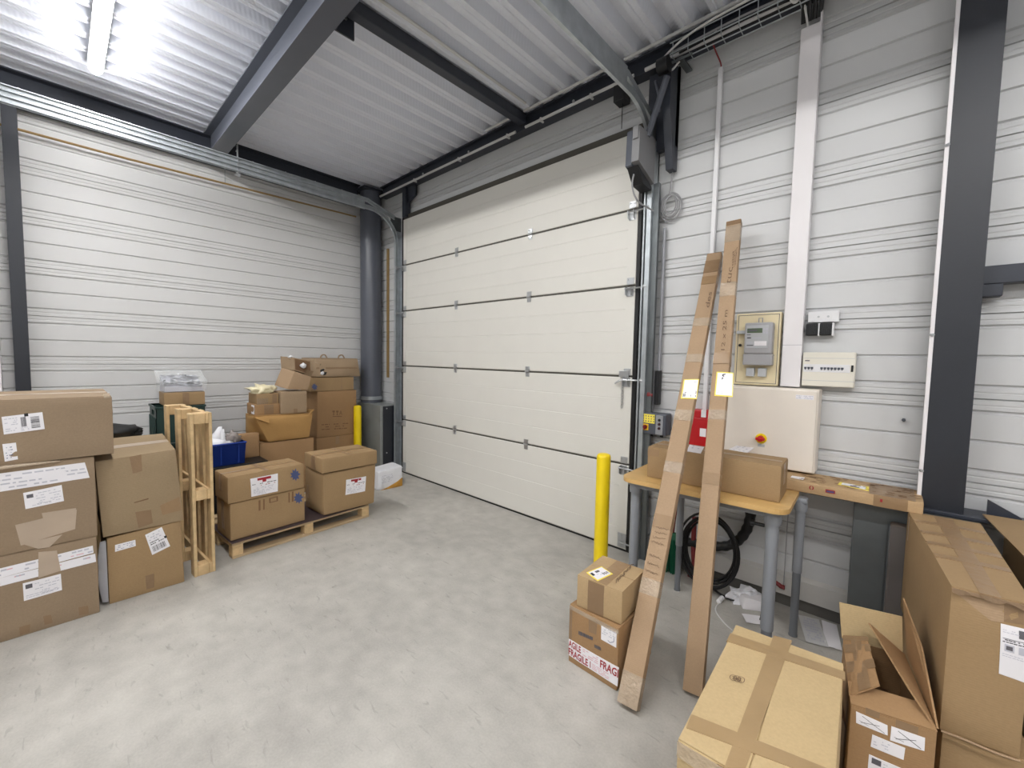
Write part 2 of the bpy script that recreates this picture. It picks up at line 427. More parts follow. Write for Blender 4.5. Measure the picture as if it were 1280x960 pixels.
class Carton:
    """a cardboard box; local x = along the front, y = into depth, z = up; front face is y = 0"""
    def __init__(s, name, label, w, d, h, O=None, ang=0, M=None, m=None, cat='box', group=None, bulge=0.003, dent=0.004, seed=1, jit=None, seam='x', n=7, open_top=False, bev=0.005, corners=None):
        s.w, s.d, s.h, s.bulge, s.dent, s.seed = w, d, h, bulge, dent, seed
        s.M = M if M is not None else MX(O, ang)
        s.Mi = s.M.inverted(); s.m = m or C_STD
        J = jit or {}
        s.c = {(i, j, k): V((w*i, d*j, h*k))+V(J.get((i, j, k), (0, 0, 0))) for i in (0, 1) for j in (0, 1) for k in (0, 1)}
        if corners:
            for k, p in corners.items(): s.c[k] = s.Mi @ V(p)
        bm = NB()
        for nm in FACES:
            if nm == 'top' and open_top: continue
            F = Face(s, nm)
            g = [[bm.verts.new(F.pos(i/n, j/n)) for j in range(n+1)] for i in range(n+1)]
            for i in range(n):
                for j in range(n): bm.faces.new([g[i][j], g[i+1][j], g[i+1][j+1], g[i][j+1]])
        bmesh.ops.remove_doubles(bm, verts=bm.verts[:], dist=1e-5)
        bmesh.ops.recalc_face_normals(bm, faces=bm.faces[:])
        es = [e for e in bm.edges if len(e.link_faces) == 2 and e.calc_face_angle(0) > 0.9]
        if bev: bmesh.ops.bevel(bm, geom=es, offset=bev, segments=2, affect='EDGES', profile=0.6)
        if open_top:
            r = bmesh.ops.solidify(bm, geom=bm.faces[:], thickness=0.005)
        if seam and not open_top:         # the two top flaps, meeting at the middle
            F = Face(s, 'top')
            for a, b in ((0.006, 0.494), (0.506, 0.994)):
                def fp(t, q, o):
                    return F.at(t, q, o) if seam == 'x' else F.at(q, t, o)
                top = [[bm.verts.new(fp(0.004+0.992*i/6, a+(b-a)*j/3, 0.004)) for j in range(4)] for i in range(7)]
                for i in range(6):
                    for j in range(3): bm.faces.new([top[i][j], top[i+1][j], top[i+1][j+1], top[i][j+1]])
                rim = [(i, 0) for i in range(6)]+[(6, j) for j in range(3)]+[(i, 3) for i in range(6, 0, -1)]+[(0, j) for j in range(3, 0, -1)]
                bot = {p: bm.verts.new(fp(0.004+0.992*p[0]/6, a+(b-a)*p[1]/3, -0.001)) for p in rim}
                for k in range(len(rim)):
                    p, q = rim[k], rim[(k+1) % len(rim)]
                    bm.faces.new([bot[p], bot[q], top[q[0]][q[1]], top[p[0]][p[1]]])
        s.topoff = 0.0045 if (seam and not open_top) else 0
        s.o = mk(name, bm, s.m, M=s.M, smooth=True, ang=40)
        tag(s.o, label, cat, group)
    def tri(s, p):
        x, y, z = p; r = V((0, 0, 0))
        for (i, j, k), c in s.c.items():
            r += c*((x if i else 1-x)*(y if j else 1-y)*(z if k else 1-z))
        return r
    def fn(s, nm):
        o, du, dv = [V(x) for x in FACES[nm]]
        a = s.tri(o+du)-s.tri(o); b = s.tri(o+dv)-s.tri(o)
        return a.cross(b).normalized()
    def uv(s, face, px, py):
        o, du, dv = [V(x) for x in FACES[face]]
        P0 = s.tri(o); a = s.tri(o+du)-P0; b = s.tri(o+dv)-P0; nn = a.cross(b)
        ro = s.Mi @ CAM; rd = (s.Mi.to_3x3() @ ray(px, py))
        t = (P0-ro).dot(nn)/rd.dot(nn); q = ro+rd*t-P0
        # solve q = a*u+b*v
        aa, ab, bb, qa, qb = a.dot(a), a.dot(b), b.dot(b), q.dot(a), q.dot(b)
        D = aa*bb-ab*ab
        return ((qa*bb-qb*ab)/D, (qb*aa-qa*ab)/D)
    def decal(s, name, face, quad, mats, items=(), px=True, off=0.0016, label=None, base=True, nu=5, nv=3):
        q = [s.uv(face, *p) for p in quad] if px else quad
        if face == 'top': off += s.topoff
        o = mk(name, decal_mesh(Face(s, face), q, mats, items, off, nu, nv, base), mats, parent=s.o)
        if label: o['label'] = label
        return o
    def tape(s, face, u0, v0, u1, v1, m=None, off=0.0008, nu=8, nv=4):
        return s.decal('tape', face, [(u0, v1), (u1, v1), (u1, v0), (u0, v0)], [m or TAPE], px=False, off=off, nu=nu, nv=nv)
LAB = [PAPER, INK_L, INK, YELPAP, REDINK, BLACKINK, BLUEINK, PINKINK]
def rect(u0, v0, u1, v1): return [(u0, v1), (u1, v1), (u1, v0), (u0, v0)]

# ================================================================== SETTING
XMAX, YMIN, ZDECK = 9.6, -8.6, 3.68
bm = NB(); bx(bm, -0.2, XMAX, YMIN, 0.25, -0.12, 0.0)
tag(mk('floor', bm, floor_mat()), kind='structure')

PITCHW = 0.4085
def groove(z, dep, hw): return [(z-hw, 0), (z-hw*0.35, -dep), (z+hw*0.35, -dep), (z+hw, 0)]
def tray_profile(zc, zmax):
    """(z, depth) outline of stacked wall trays: seam, two steps, fine lines and a rib half way"""
    ev = []
    k0 = int(-zc/PITCHW)-2
    for k in range(k0, k0+16):
        z = zc+k*PITCHW
        ev += groove(z-0.062, 0.013, 0.010)+groove(z-0.031, 0.0025, 0.005)+groove(z, 0.012, 0.0035)+groove(z+0.031, 0.0025, 0.005)+groove(z+0.062, 0.013, 0.010)+groove(z+PITCHW/2, 0.012, 0.009)
    ev = [e for e in ev if 0.0 < e[0] < zmax]
    return [(0.0, 0.0)]+ev+[(zmax, 0.0)]
def wall_mesh(zc, fn, vec):
    bm = NB(); pr = tray_profile(zc, 3.9); vec = V(vec)
    a = [bm.verts.new(fn(z, d)) for z, d in pr]; b = [bm.verts.new(V(fn(z, d))+vec) for z, d in pr]
    for i in range(len(pr)-1): bm.faces.new([a[i], b[i], b[i+1], a[i+1]])
    # solid backing
    q = [fn(0, -0.03), fn(3.9, -0.03), fn(3.9, -0.1), fn(0, -0.1)]
    extr(bm, q, vec)
    return bm
tag(mk('wall_left', wall_mesh(1.772, lambda z, d: (d, 0.06, z), (0, YMIN-0.06, 0)), WALLL), kind='structure')
tag(mk('wall_right', wall_mesh(1.744, lambda z, d: (-0.1, 0.06-d, z), (XMAX+0.1, 0, 0)), WALLR), kind='structure')
bm = NB(); bx(bm, -0.2, XMAX+0.1, YMIN-0.1, YMIN, 0, 3.9); tag(mk('wall_back', bm, WALLR), kind='structure')
bm = NB(); bx(bm, XMAX, XMAX+0.1, YMIN, 0.16, 0, 3.9); tag(mk('wall_side', bm, WALLR), kind='structure')
bm = NB(); extr(bm, [(4.13, 0.06, 0.075), (4.13, 0.024, 0.075), (4.13, 0.022, 0.19), (4.13, 0.06, 0.205)], (XMAX-4.13, 0, 0))
bb = tag(mk('baseboard_right', bm, CONC), kind='structure')
bm = NB(); bx(bm, 4.13, XMAX, 0.045, 0.06, 0.0, 0.075); mk('dark_joint', bm, mat('joint_dark', (96, 94, 90), 0.8), parent=bb)

bm = NB(); P = 0.1965; x = -0.12; prof = []
while x < XMAX+0.2:
    prof += [(x-0.034, ZDECK+0.068), (x, ZDECK), (x+0.03, ZDECK), (x+0.035, ZDECK+0.006), (x+0.043, ZDECK+0.006), (x+0.048, ZDECK), (x+0.078, ZDECK), (x+0.112, ZDECK+0.068)]
    x += P
a = [bm.verts.new((px, YMIN, pz)) for px, pz in prof]; b = [bm.verts.new((px, 0.06, pz)) for px, pz in prof]
for i in range(len(prof)-1): bm.faces.new([a[i], a[i+1], b[i+1], b[i]])
bx(bm, -0.2, XMAX, YMIN, 0.1, ZDECK+0.075, ZDECK+0.15)
tag(mk('ceiling', bm, deck_mat()), kind='structure')

# ---- steelwork
def ibeam_pts(cx, zt, h, b, tw=0.009, tf=0.012):
    return [(cx-b/2, zt), (cx+b/2, zt), (cx+b/2, zt-tf), (cx+tw/2, zt-tf), (cx+tw/2, zt-h+tf), (cx+b/2, zt-h+tf), (cx+b/2, zt-h), (cx-b/2, zt-h), (cx-b/2, zt-h+tf), (cx-tw/2, zt-h+tf), (cx-tw/2, zt-tf), (cx-b/2, zt-tf)]
bm = NB(); extr(bm, [(0.165, y, z) for y, z in ibeam_pts(-1.835, ZDECK, 0.255, 0.13)], (XMAX-0.17, 0, 0))
o = tag(mk('steel_beam', bm, STEEL_C), 'deep grey steel I beam crossing the ceiling from the tray clad wall', 'beam', kind='structure')
bm = NB(); extr(bm, [(x, YMIN+0.01, z) for x, z in ibeam_pts(0.09, ZDECK, 0.25, 0.14)], (0, -YMIN-0.25, 0))
o = tag(mk('steel_beam', bm, STEEL_N), 'dark steel edge beam running above the zinc door track by the pallet stacks', 'beam', kind='structure')
for k in range(9):
    bm = NB(); cyl(bm, (0.094, -3.1+k*0.33, 3.56), (0.112, -3.1+k*0.33, 3.56), 0.012, seg=8); mk('bolt', bm, ZINC, parent=o)
bm = NB(); extr(bm, [(0.3, y, z) for y, z in [(-0.04, ZDECK), (0.052, ZDECK), (0.052, 3.545), (-0.04, 3.545), (-0.04, 3.557), (0.0, 3.557), (0.0, ZDECK-0.012), (-0.04, ZDECK-0.012)]], (XMAX-0.3, 0, 0))
o = tag(mk('steel_beam', bm, STEEL_N), 'dark steel channel beam over the sectional door under the ceiling sheet', 'beam', kind='structure')
for x in (1.2, 2.0, 3.3, 4.4, 5.0): 
    bm = NB(); cyl(bm, (x, -0.004, 3.61), (x, -0.012, 3.61), 0.012, seg=8); mk('bolt', bm, ZINC, parent=o)
bm = NB(); bx(bm, 2.735, 2.815, -1.748, -0.045, 3.595, ZDECK-0.002, bev=0.006)
o = tag(mk('steel_beam', bm, STEEL_N), 'slim dark square tube joining the I beam to the beam over the door', 'beam', kind='structure')
bm = NB(); bx(bm, 2.70, 2.712, -1.745, -1.60, 3.50, 3.66); bx(bm, 2.70, 2.736, -1.745, -1.72, 3.50, 3.66); mk('end_plate', bm, STEEL_N, parent=o)
bm = NB(); cyl(bm, (2.715, -1.66, 3.60), (2.72, -1.66, 3.60), 0.011, seg=8); mk('bolt', bm, ZINC, parent=o)

bm = NB(); lathe(bm, [(0.133, 0.86), (0.133, 3.62)], (0.15, -0.092), 32)
o = tag(mk('steel_column', bm, STEEL_C, smooth=True), 'round grey steel column standing in the corner beside the sectional door', 'column', kind='structure')
bm = NB(); lathe(bm, [(0.138, 0.90), (0.146, 0.90), (0.146, 0.945), (0.138, 0.945)], (0.15, -0.092), 32); mk('collar', bm, GALV, parent=o, smooth=True)
bm = NB(); bx(bm, 0.006, 0.30, -0.26, 0.045, 3.62, 3.645, bev=0.004); mk('top_plate', bm, STEEL_N, parent=o)
bm = NB(); extr(bm, [(x, y, 0.0) for x, y in [(0.02, -3.2), (0.02, -3.118), (0.03, -3.118), (0.03, -3.155), (0.10, -3.155), (0.10, -3.118), (0.11, -3.118), (0.11, -3.2), (0.10, -3.2), (0.10, -3.163), (0.03, -3.163), (0.03, -3.2)]], (0, 0, 3.45))
tag(mk('steel_column', bm, STEEL_D), 'slim dark steel post on the tray wall behind the stacked big cartons', 'column', kind='structure')
bm = NB(); bx(bm, 5.503, 5.648, -0.1, -0.088, 0.80, ZDECK); bx(bm, 5.572, 5.58, -0.088, 0.035, 0.80, ZDECK); bx(bm, 5.503, 5.648, 0.035, 0.047, 0.80, ZDECK)
o = tag(mk('steel_column', bm, STEEL_D), 'wide dark steel column on the wall behind the tall taped carton', 'column', kind='structure')
bm = NB(); bx(bm, 5.488, 5.5035, -0.102, -0.08, 0.80, ZDECK, bev=0.002); mk('pale_edge_strip', bm, DUCTW, parent=o)
for z in (0.98, 1.64, 2.52, 3.2):
    bm = NB(); cyl(bm, (5.492, -0.10, z), (5.50, -0.112, z), 0.007, seg=8); mk('screw', bm, ZINC, parent=o)
bm = NB(); bx(bm, 5.49, 5.86, -0.12, 0.045, 0.782, 0.80, bev=0.003); mk('base_plate', bm, STEEL_N, parent=o)
bm = NB(); extr(bm, [(5.728, -0.02, 0.80), (5.728, -0.02, 0.872), (5.834, -0.02, 0.81), (5.834, -0.02, 0.80)], (0, 0.012, 0)); mk('gusset', bm, STEEL_N, parent=o)
bm = NB(); bx(bm, 5.64, 7.2, -0.03, 0.04, 1.872, 1.956, bev=0.005)
o = tag(mk('wall_rail', bm, STEEL_N), 'dark steel rail fixed level on the wall beyond the wide column', 'rail')
bm = NB(); bx(bm, 5.645, 5.716, -0.03, 0.04, 1.815, 1.872, bev=0.004); mk('bracket', bm, STEEL_N, parent=o)

# casings round the column feet
bm = NB(); bx(bm, 0.025, 0.625, -0.225, 0.045, 0.0, 0.86, bev=0.006); 
o = tag(mk('column_guard', bm, mat('sheet_grey', (142, 146, 145), 0.45, metal=0.2, var=0.08)), 'bent grey sheet casing round the corner column foot by the door track', 'casing')
bm = NB(); bx(bm, 0.6255, 0.632, -0.19, 0.03, 0.02, 0.85); mk('side_plate', bm, STEEL_D, parent=o)  # casing side turned from the light, its shade painted as dark steel
for z in (0.25, 0.82):
    bm = NB(); cyl(bm, (0.632, -0.14, z), (0.636, -0.14, z), 0.009, seg=8); mk('screw', bm, ZINC, parent=o)
bm = NB(); bx(bm, 5.255, 5.70, -0.16, 0.03, 0.0, 0.78, bev=0.006); bx(bm, 5.383, 5.391, -0.166, -0.15, 0.0, 0.78)
tag(mk('column_guard', bm, GALV_D), 'galvanised sheet casing under the wide column behind the open flapped carton', 'casing')
bm = NB(); bx(bm, 5.40, 5.485, -0.228, -0.17, 0.0, 0.72, bev=0.008)
o = tag(mk('wrapped_panel', bm, WRAPBROWN), 'dark board wrapped in clear film standing against the galvanised casing', 'panel')
bm = NB()
g = [[bm.verts.new((5.398+0.104*i/10, -0.232-0.004*noise.noise(V((i*0.7, j*0.5, 2))), 0.18+0.53*j/14)) for j in range(15)] for i in range(11)]
for i in range(10):
    for j in range(14): bm.faces.new([g[i][j], g[i+1][j], g[i+1][j+1], g[i][j+1]])
mk('film', bm, FILM, parent=o, smooth=True, ang=180)

# ================================================================== SECTIONAL DOOR
DX0, DX1 = 0.79, 3.905
ZS = [0.014, 0.69, 1.372, 2.057, 2.621, 3.185]
door = tag(empty('door_1', loc=((DX0+DX1)/2, 0, 0)), 'cream insulated sectional overhead door of five panels', 'door', kind='structure')
Md = door.matrix_world.inverted()
def dpart(name, bm, m, **k):
    bm.transform(Md); return mk(name, bm, m, parent=door, **k)
for i in range(5):
    z0, z1 = ZS[i]+(0.004 if i else 0), ZS[i+1]-0.012
    bm = NB(); h = z1-z0
    prof = [(z0, 0.03), (z0, 0.004), (z0+0.006, 0.0)]
    for q in (0.25, 0.5, 0.75):
        z = z0+h*q; prof += [(z-0.004, 0.0), (z-0.001, 0.0022), (z+0.002, 0.0022), (z+0.004, 0.0)]
    prof += [(z1-0.006, 0.0), (z1, 0.004), (z1, 0.03)]
    extr(bm, [(DX0, y, z) for z, y in prof], (DX1-DX0, 0, 0))
    p = dpart('panel', bm, BEIGEMETAL)
    if i:
        bm = NB(); bx(bm, DX0, DX1, 0.006, 0.028, ZS[i]-0.013, ZS[i]+0.005); dpart('seam_seal', bm, SEALB)
    for xe in (DX0, DX1-0.075):
        bm = NB(); bx(bm, xe, xe+0.075, -0.003, 0.0, z0+0.004, z1-0.004, bev=0.001)
        c = dpart('end_cap', bm, BEIGEMETAL if xe == DX0 else GREYPL_L if False else BEIGEMETAL)
bm = NB(); bx(bm, DX0, DX1, 0.0, 0.035, 0.0, 0.014); dpart('bottom_seal', bm, BLACKR)
bm = NB(); bx(bm, DX0-0.03, DX1+0.03, 0.005, 0.05, 3.176, 3.225); dpart('top_seal', bm, SEALB)  # dark strip painted for the shade line in the gap above the door
for xs in ((DX0-0.034, DX0-0.002), (DX1+0.002, DX1+0.028)):
    bm = NB(); bx(bm, xs[0], xs[1], 0.0, 0.05, 0.0, 3.2); dpart('side_seal', bm, BLACKR)
for z in ZS[1:5]:
    for x in (1.82, 2.86):
        bm = NB()
        bx(bm, x-0.026, x+0.026, -0.006, -0.001, z+0.006, z+0.045, bev=0.001); bx(bm, x-0.022, x+0.022, -0.006, -0.001, z-0.05, z-0.012, bev=0.001)
        cyl(bm, (x-0.024, -0.008, z-0.003), (x+0.024, -0.008, z-0.003), 0.008, seg=10)
        for dx in (-0.014, 0.014):
            for dz in (0.028, -0.034): cyl(bm, (x+dx, -0.005, z+dz), (x+dx, -0.010, z+dz), 0.005, seg=6)
        dpart('hinge', bm, ZINC)
    for s, xe in ((1, DX0), (-1, DX1)):
        bm = NB(); xa = xe+s*0.012; xb = xe+s*0.068
        bx(bm, min(xa, xb), max(xa, xb), -0.008, -0.003, z+0.004, z+0.055, bev=0.001)
        bx(bm, min(xa, xb), max(xa, xb), -0.008, -0.003, z-0.085, z-0.015, bev=0.001)
        extr(bm, [(xe+s*0.016, -0.008, z-0.012), (xe+s*0.016, -0.045, z-0.02), (xe+s*0.016, -0.040, z-0.075), (xe+s*0.016, -0.008, z-0.085)], (s*0.004, 0, 0))
        extr(bm, [(xe+s*0.06, -0.008, z-0.012), (xe+s*0.06, -0.045, z-0.02), (xe+s*0.06, -0.040, z-0.075), (xe+s*0.06, -0.008, z-0.085)], (s*0.004, 0, 0))
        cyl(bm, (xe+s*0.07, -0.035, z-0.03), (xe-s*0.11, -0.035, z-0.03), 0.006, seg=8)
        cyl(bm, (xe-s*0.085, -0.035, z-0.03), (xe-s*0.108, -0.035, z-0.03), 0.022, seg=14)
        for dx in (0.022, 0.058):
            for dz in (0.04, -0.075): cyl(bm, (xe+s*dx, -0.008, z+dz), (xe+s*dx, -0.013, z+dz), 0.005, seg=6)
        dpart('roller_bracket', bm, ZINC)
for s, xe in ((1, DX0), (-1, DX1)):
    bm = NB(); bx(bm, min(xe, xe+s*0.07), max(xe, xe+s*0.07), -0.009, -0.003, 0.03, 0.14, bev=0.001)
    for k in range(4): cyl(bm, (xe+s*0.035, -0.009, 0.05+k*0.025), (xe+s*0.035, -0.014, 0.05+k*0.025), 0.005, seg=6)
    cyl(bm, (xe+s*0.05, -0.035, 0.075), (xe-s*0.11, -0.035, 0.075), 0.006, seg=8)
    dpart('bottom_bracket', bm, ZINC)
# bolt lock with hanging chain at the fourth seam (right edge)
bm = NB(); bx(bm, 3.80, 3.88, -0.014, -0.003, 1.36, 1.41, bev=0.002); tube(bm, [(3.78, -0.03, 1.31), (3.82, -0.035, 1.335), (3.90, -0.03, 1.34)], 0.008)
for k in range(8): tube(bm, [(3.835+0.007*math.cos(t), -0.012-(0.004 if k % 2 else 0), 1.29-k*0.022+0.015*math.sin(t)) for t in [2*PI*i/8 for i in range(8)]], 0.003, seg=5, closed=True)
dpart('latch', bm, ZINC)

# ---- tracks
def ctrack(bm, pts, half=0.022, up=V((0, 0, 1)), w=0.022, s=1):
    """C rail swept along pts in the plane x = const"""
    P = [V(p) for p in pts]; n = len(P); rings = []
    for i in range(n):
        d = (P[min(i+1, n-1)]-P[max(i-1, 0)]).normalized(); q = V((1, 0, 0)).cross(d)
        pr = [(0, half), (w, half), (w, half-0.008), (w-0.003, half-0.008), (w-0.003, half-0.003), (0.003, half-0.003), (0.003, -half+0.003), (w-0.003, -half+0.003), (w-0.003, -half+0.008), (w, -half+0.008), (w, -half), (0, -half)]
        rings.append([bm.verts.new(P[i]+V((s*a, 0, 0))+q*b) for a, b in pr])
    for a, b in zip(rings, rings[1:]):
        for k in range(12): bm.faces.new([a[k], a[(k+1) % 12], b[(k+1) % 12], b[k]])
    bm.faces.new(rings[0][::-1]); bm.faces.new(rings[-1])
def arc(x, ylo, r, zt):
    return [(x, ylo+(-r+r*math.sin(t)), zt-r+r*math.cos(t)) for t in [PI/2*i/10 for i in range(11)]]
def door_track(x, s, label):
    root = tag(empty('door_track', loc=(x, -0.03, 0)), label, 'door track'); Mi = root.matrix_world.inverted()
    def pp(name, bm, m, **k): bm.transform(Mi); return mk(name, bm, m, parent=root, **k)
    bm = NB(); ctrack(bm, [(x, -6.0, 3.235)]+arc(x, -0.03, 0.36, 3.235)+[(x, -0.03, 0.02)], s=s, half=0.024); pp('lower_rail', bm, GALV)
    bm = NB(); ctrack(bm, [(x, -6.0, 3.315), (x, -0.42, 3.315), (x, -0.06, 3.20)], s=s, half=0.022); pp('upper_rail', bm, GALV)
    bm = NB(); bx(bm, min(x-s*0.004, x-s*0.0), max(x-s*0.004, x), -6.0, -0.45, 3.205, 3.345); pp('spacer_web', bm, GALV)
    bm = NB(); bx(bm, min(x, x-s*0.012), max(x, x-s*0.012), -0.055, 0.05, 0.0, 3.05); 
    a, b = sorted((x-s*0.012, x+s*0.05)); bx(bm, a, b, 0.035, 0.05, 0.0, 3.05); pp('mounting_angle', bm, GALV)
    bm = NB(); extr(bm, [(x-s*0.006, -0.11, 3.22), (x-s*0.006, 0.04, 3.22), (x-s*0.006, 0.04, 2.96), (x-s*0.006, -0.01, 2.96), (x-s*0.006, -0.11, 3.12)], (s*0.004, 0, 0)); pp('corner_plate', bm, GALV_D)
    for y in (-1.74, -3.9):
        bm = NB(); bx(bm, x-0.02, x+0.02, y-0.002, y+0.002, 3.19, 3.46); bx(bm, x-0.02, x+0.02, y-0.02, y+0.02, 3.175, 3.19)
        for z in (3.20, 3.40): cyl(bm, (x-0.01, y-0.002, z), (x-0.01, y-0.01, z), 0.007, seg=6); cyl(bm, (x+0.01, y-0.002, z), (x+0.01, y-0.01, z), 0.007, seg=6)
        pp('hanger', bm, ZINC)
    return root
door_track(0.672, 1, 'zinc door track along the tray wall above the stacked pallets')
rt = door_track(4.02, -1, 'zinc door track rising beside the door motor and the wall conduit')
bm = NB(); bx(bm, 3.985, 4.075, -0.03, 0.0, 0.0, 2.75, bev=0.004); bm.transform(rt.matrix_world.inverted()); mk('cover_post', bm, GALV_D, parent=rt)
bm = NB(); bx(bm, 3.976, 3.988, -0.06, 0.02, 0.0, 2.72, bev=0.002); bm.transform(rt.matrix_world.inverted()); mk('front_lip', bm, GALV, parent=rt)
# shaft brackets above the door
bm = NB(); bx(bm, 0.80, 0.872, -0.03, 0.04, 3.19, 3.545, bev=0.004); extr(bm, [(0.872, 0.0, 3.36), (0.872, 0.0, 3.545), (1.03, 0.0, 3.545), (1.03, 0.0, 3.42)], (0, 0.03, 0))
tag(mk('shaft_bracket', bm, STEEL_N), 'dark steel bracket between the ceiling channel and the door top, in the corner', 'bracket')
bm = NB(); bx(bm, 3.70, 3.79, -0.06, 0.04, 3.42, 3.54, bev=0.004); cyl(bm, (3.745, 0.0, 3.24), (3.745, 0.0, 3.42), 0.003, seg=6)
tag(mk('shaft_bracket', bm, BLACK), 'small black bracket hanging under the channel near the motor track', 'bracket')
bm = NB()
extr(bm, [(4.115, -0.12, 3.50), (4.115, 0.04, 3.50), (4.115, 0.04, 2.82), (4.115, -0.03, 2.82), (4.115, -0.12, 3.2)], (0.05, 0, 0)); bx(bm, 3.96, 4.165, -0.01, 0.04, 2.98, 3.52)
o = tag(mk('mounting_frame', bm, STEEL_N), 'dark steel frame plate fixing the door motor to the wall', 'bracket')
bm = NB(); tube(bm, [(4.16, -0.17, 3.36), (4.04, -0.17, 3.02)], 0.022, seg=10); tube(bm, [(4.07, -0.15, 3.38), (4.11, -0.16, 3.24), (4.11, -0.16, 3.16)], 0.008); mk('strut', bm, STEEL_C, parent=o)
bm = NB(); cyl(bm, (4.10, -0.17, 3.44), (4.17, -0.17, 3.44), 0.05, seg=16); mk('bearing', bm, BLACK, parent=o, smooth=True)
# motor
mo = tag(empty('door_motor', loc=(4.01, -0.2, 2.72)), 'grey door motor housing hung beside the door top', 'motor'); Mi = mo.matrix_world.inverted()
def mp_(name, bm, m, **k): bm.transform(Mi); return mk(name, bm, m, parent=mo, **k)
bm = NB(); extr(bm, [(3.95, -0.30, 2.80), (3.95, -0.29, 3.03), (3.95, -0.06, 3.03), (3.95, -0.06, 2.72)], (0.045, 0, 0)); mp_('back_shell', bm, GREYPL_D)
bm = NB(); extr(bm, [(3.995, -0.305, 2.815), (3.995, -0.295, 3.04), (3.995, -0.06, 3.04), (3.995, -0.06, 2.735)], (0.052, 0, 0)); bx(bm, 4.0, 4.04, -0.31, -0.29, 2.96, 3.045, bev=0.004); mp_('front_cover', bm, mat('motor_grey', (132, 132, 134), 0.45))
bm = NB(); extr(bm, [(3.955, -0.285, 2.795), (3.955, -0.07, 2.715), (3.955, -0.07, 2.69), (3.955, -0.2, 2.70)], (0.08, 0, 0)); mp_('underside', bm, BLACK)
bm = NB(); tube(bm, [(3.99, -0.24, 2.78), (3.985, -0.26, 2.68), (4.0, -0.2, 2.59), (4.05, -0.06, 2.55)], 0.006, sm=6); mp_('motor_lead', bm, CABLEG)
# coiled lead
bm = NB()
for k in range(4): tube(bm, [(4.135+0.004*k+(0.078-0.013*k)*math.cos(t+k), 0.03-0.01*k, 2.58+0.006*(k % 2)+(0.098-0.013*k)*math.sin(t+k)) for t in [2*PI*i/22 for i in range(22)]], 0.0045, seg=6, closed=True)
tube(bm, [(4.13, 0.02, 2.66), (4.14, 0.03, 2.8), (4.15, 0.03, 3.1)], 0.006)
tag(mk('cable_coil', bm, CABLEG, smooth=True), 'grey cable coiled in a small loop on the wall under the motor', 'cable')
# conduit down beside the track
bm = NB(); cyl(bm, (4.10, 0.03, 1.42), (4.10, 0.03, 2.44), 0.011, seg=12); cyl(bm, (4.065, 0.02, 1.12), (4.065, 0.02, 1.42), 0.009, seg=12)
o = tag(mk('conduit', bm, GREYPL, smooth=True), 'grey conduit running down the wall beside the door track', 'conduit')
bm = NB(); bx(bm, 4.085, 4.115, 0.0, 0.05, 1.17, 1.42, bev=0.004); mk('chain_guide', bm, BLACK, parent=o)
bm = NB(); blob(bm, (4.055, -0.02, 1.245), (0.026, 0.014, 0.03), 4, 0.3, sub=2); mk('red_cord', bm, REDDK, parent=o, smooth=True)

# ---- conduits and cable tray under the ceiling
CONDUIT = mat('conduit_plastic', (206, 206, 206), 0.4)
def conduit(pts, label, r=0.012, m=CONDUIT, name='conduit'):
    bm = NB(); tube(bm, pts, r, seg=10); return tag(mk(name, bm, m, smooth=True), label, 'conduit')
def clips(o, xs, y, z):
    for x in xs:
        bm = NB(); bx(bm, x-0.008, x+0.008, y-0.014, y+0.03, z-0.020, z+0.015, bev=0.003); mk('clip', bm, CONDUIT, parent=o)
clips(conduit([(0.33, -0.055, 3.55), (2.70, -0.055, 3.55)], 'grey conduit under the channel beam, from the corner to the square tube'), (1.1, 1.9, 2.6), -0.055, 3.55)
clips(conduit([(2.82, -0.055, 3.552), (3.86, -0.055, 3.552)], 'grey conduit under the channel beam, between the square tube and the motor'), (3.0, 3.5), -0.055, 3.552)
conduit([(3.95, -0.06, 3.548), (4.9, -0.06, 3.548)], 'grey conduit under the cable tray, past the motor', 0.014)
conduit([(2.34, -0.09, 3.671), (2.66, -0.09, 3.671)], 'short grey conduit under the ceiling sheet, corner side of the square tube')
conduit([(2.83, -0.09, 3.671), (3.72, -0.09, 3.671)], 'grey conduit under the ceiling sheet, door motor side of the square tube')
conduit([(3.80, -0.09, 3.671), (5.45, -0.09, 3.671)], 'grey conduit under the ceiling sheet above the cable tray')
bm = NB(); tube(bm, [onz(657, 129, 3.671), onz(566, 64, 3.671), onz(476, 0, 3.671), onz(476, 0, 3.671)+(onz(476, 0, 3.671)-onz(566, 64, 3.671))*0.2], 0.011, seg=10)
tag(mk('conduit', bm, CONDUIT, smooth=True), 'grey conduit on the ceiling sheet running alongside the square tube', 'conduit')
tr = tag(empty('cable_tray', loc=(5.2, -0.1, 3.52)), 'wire basket tray carrying cables below the ceiling past the motor', 'cable tray'); Mi = tr.matrix_world.inverted()
bm = NB()
for (y, z) in ((-0.12, 3.60), (-0.12, 3.53), (-0.07, 3.50), (-0.02, 3.50)): tube(bm, [(4.15, y, z), (5.44, y, z)], 0.004, seg=6)
x = 4.17
while x < 5.42:
    tube(bm, [(x, -0.12, 3.60), (x, -0.12, 3.505), (x, -0.01, 3.50)], 0.003, seg=5); x += 0.1
bm.transform(Mi); mk('wire_basket', bm, GALV, parent=tr)
for k, (y, z, m) in enumerate(((-0.10, 3.55, CABLEG), (-0.085, 3.535, BLACKR), (-0.06, 3.545, CABLEG), (-0.04, 3.53, BLACKR))):
    bm = NB(); tube(bm, [(4.15+0.05*k, y, z), (4.6, y-0.008, z+0.008), (5.0, y+0.006, z-0.004), (5.44, y, z)], 0.007, seg=7, sm=6); bm.transform(Mi); mk('cable', bm, m, parent=tr, smooth=True)
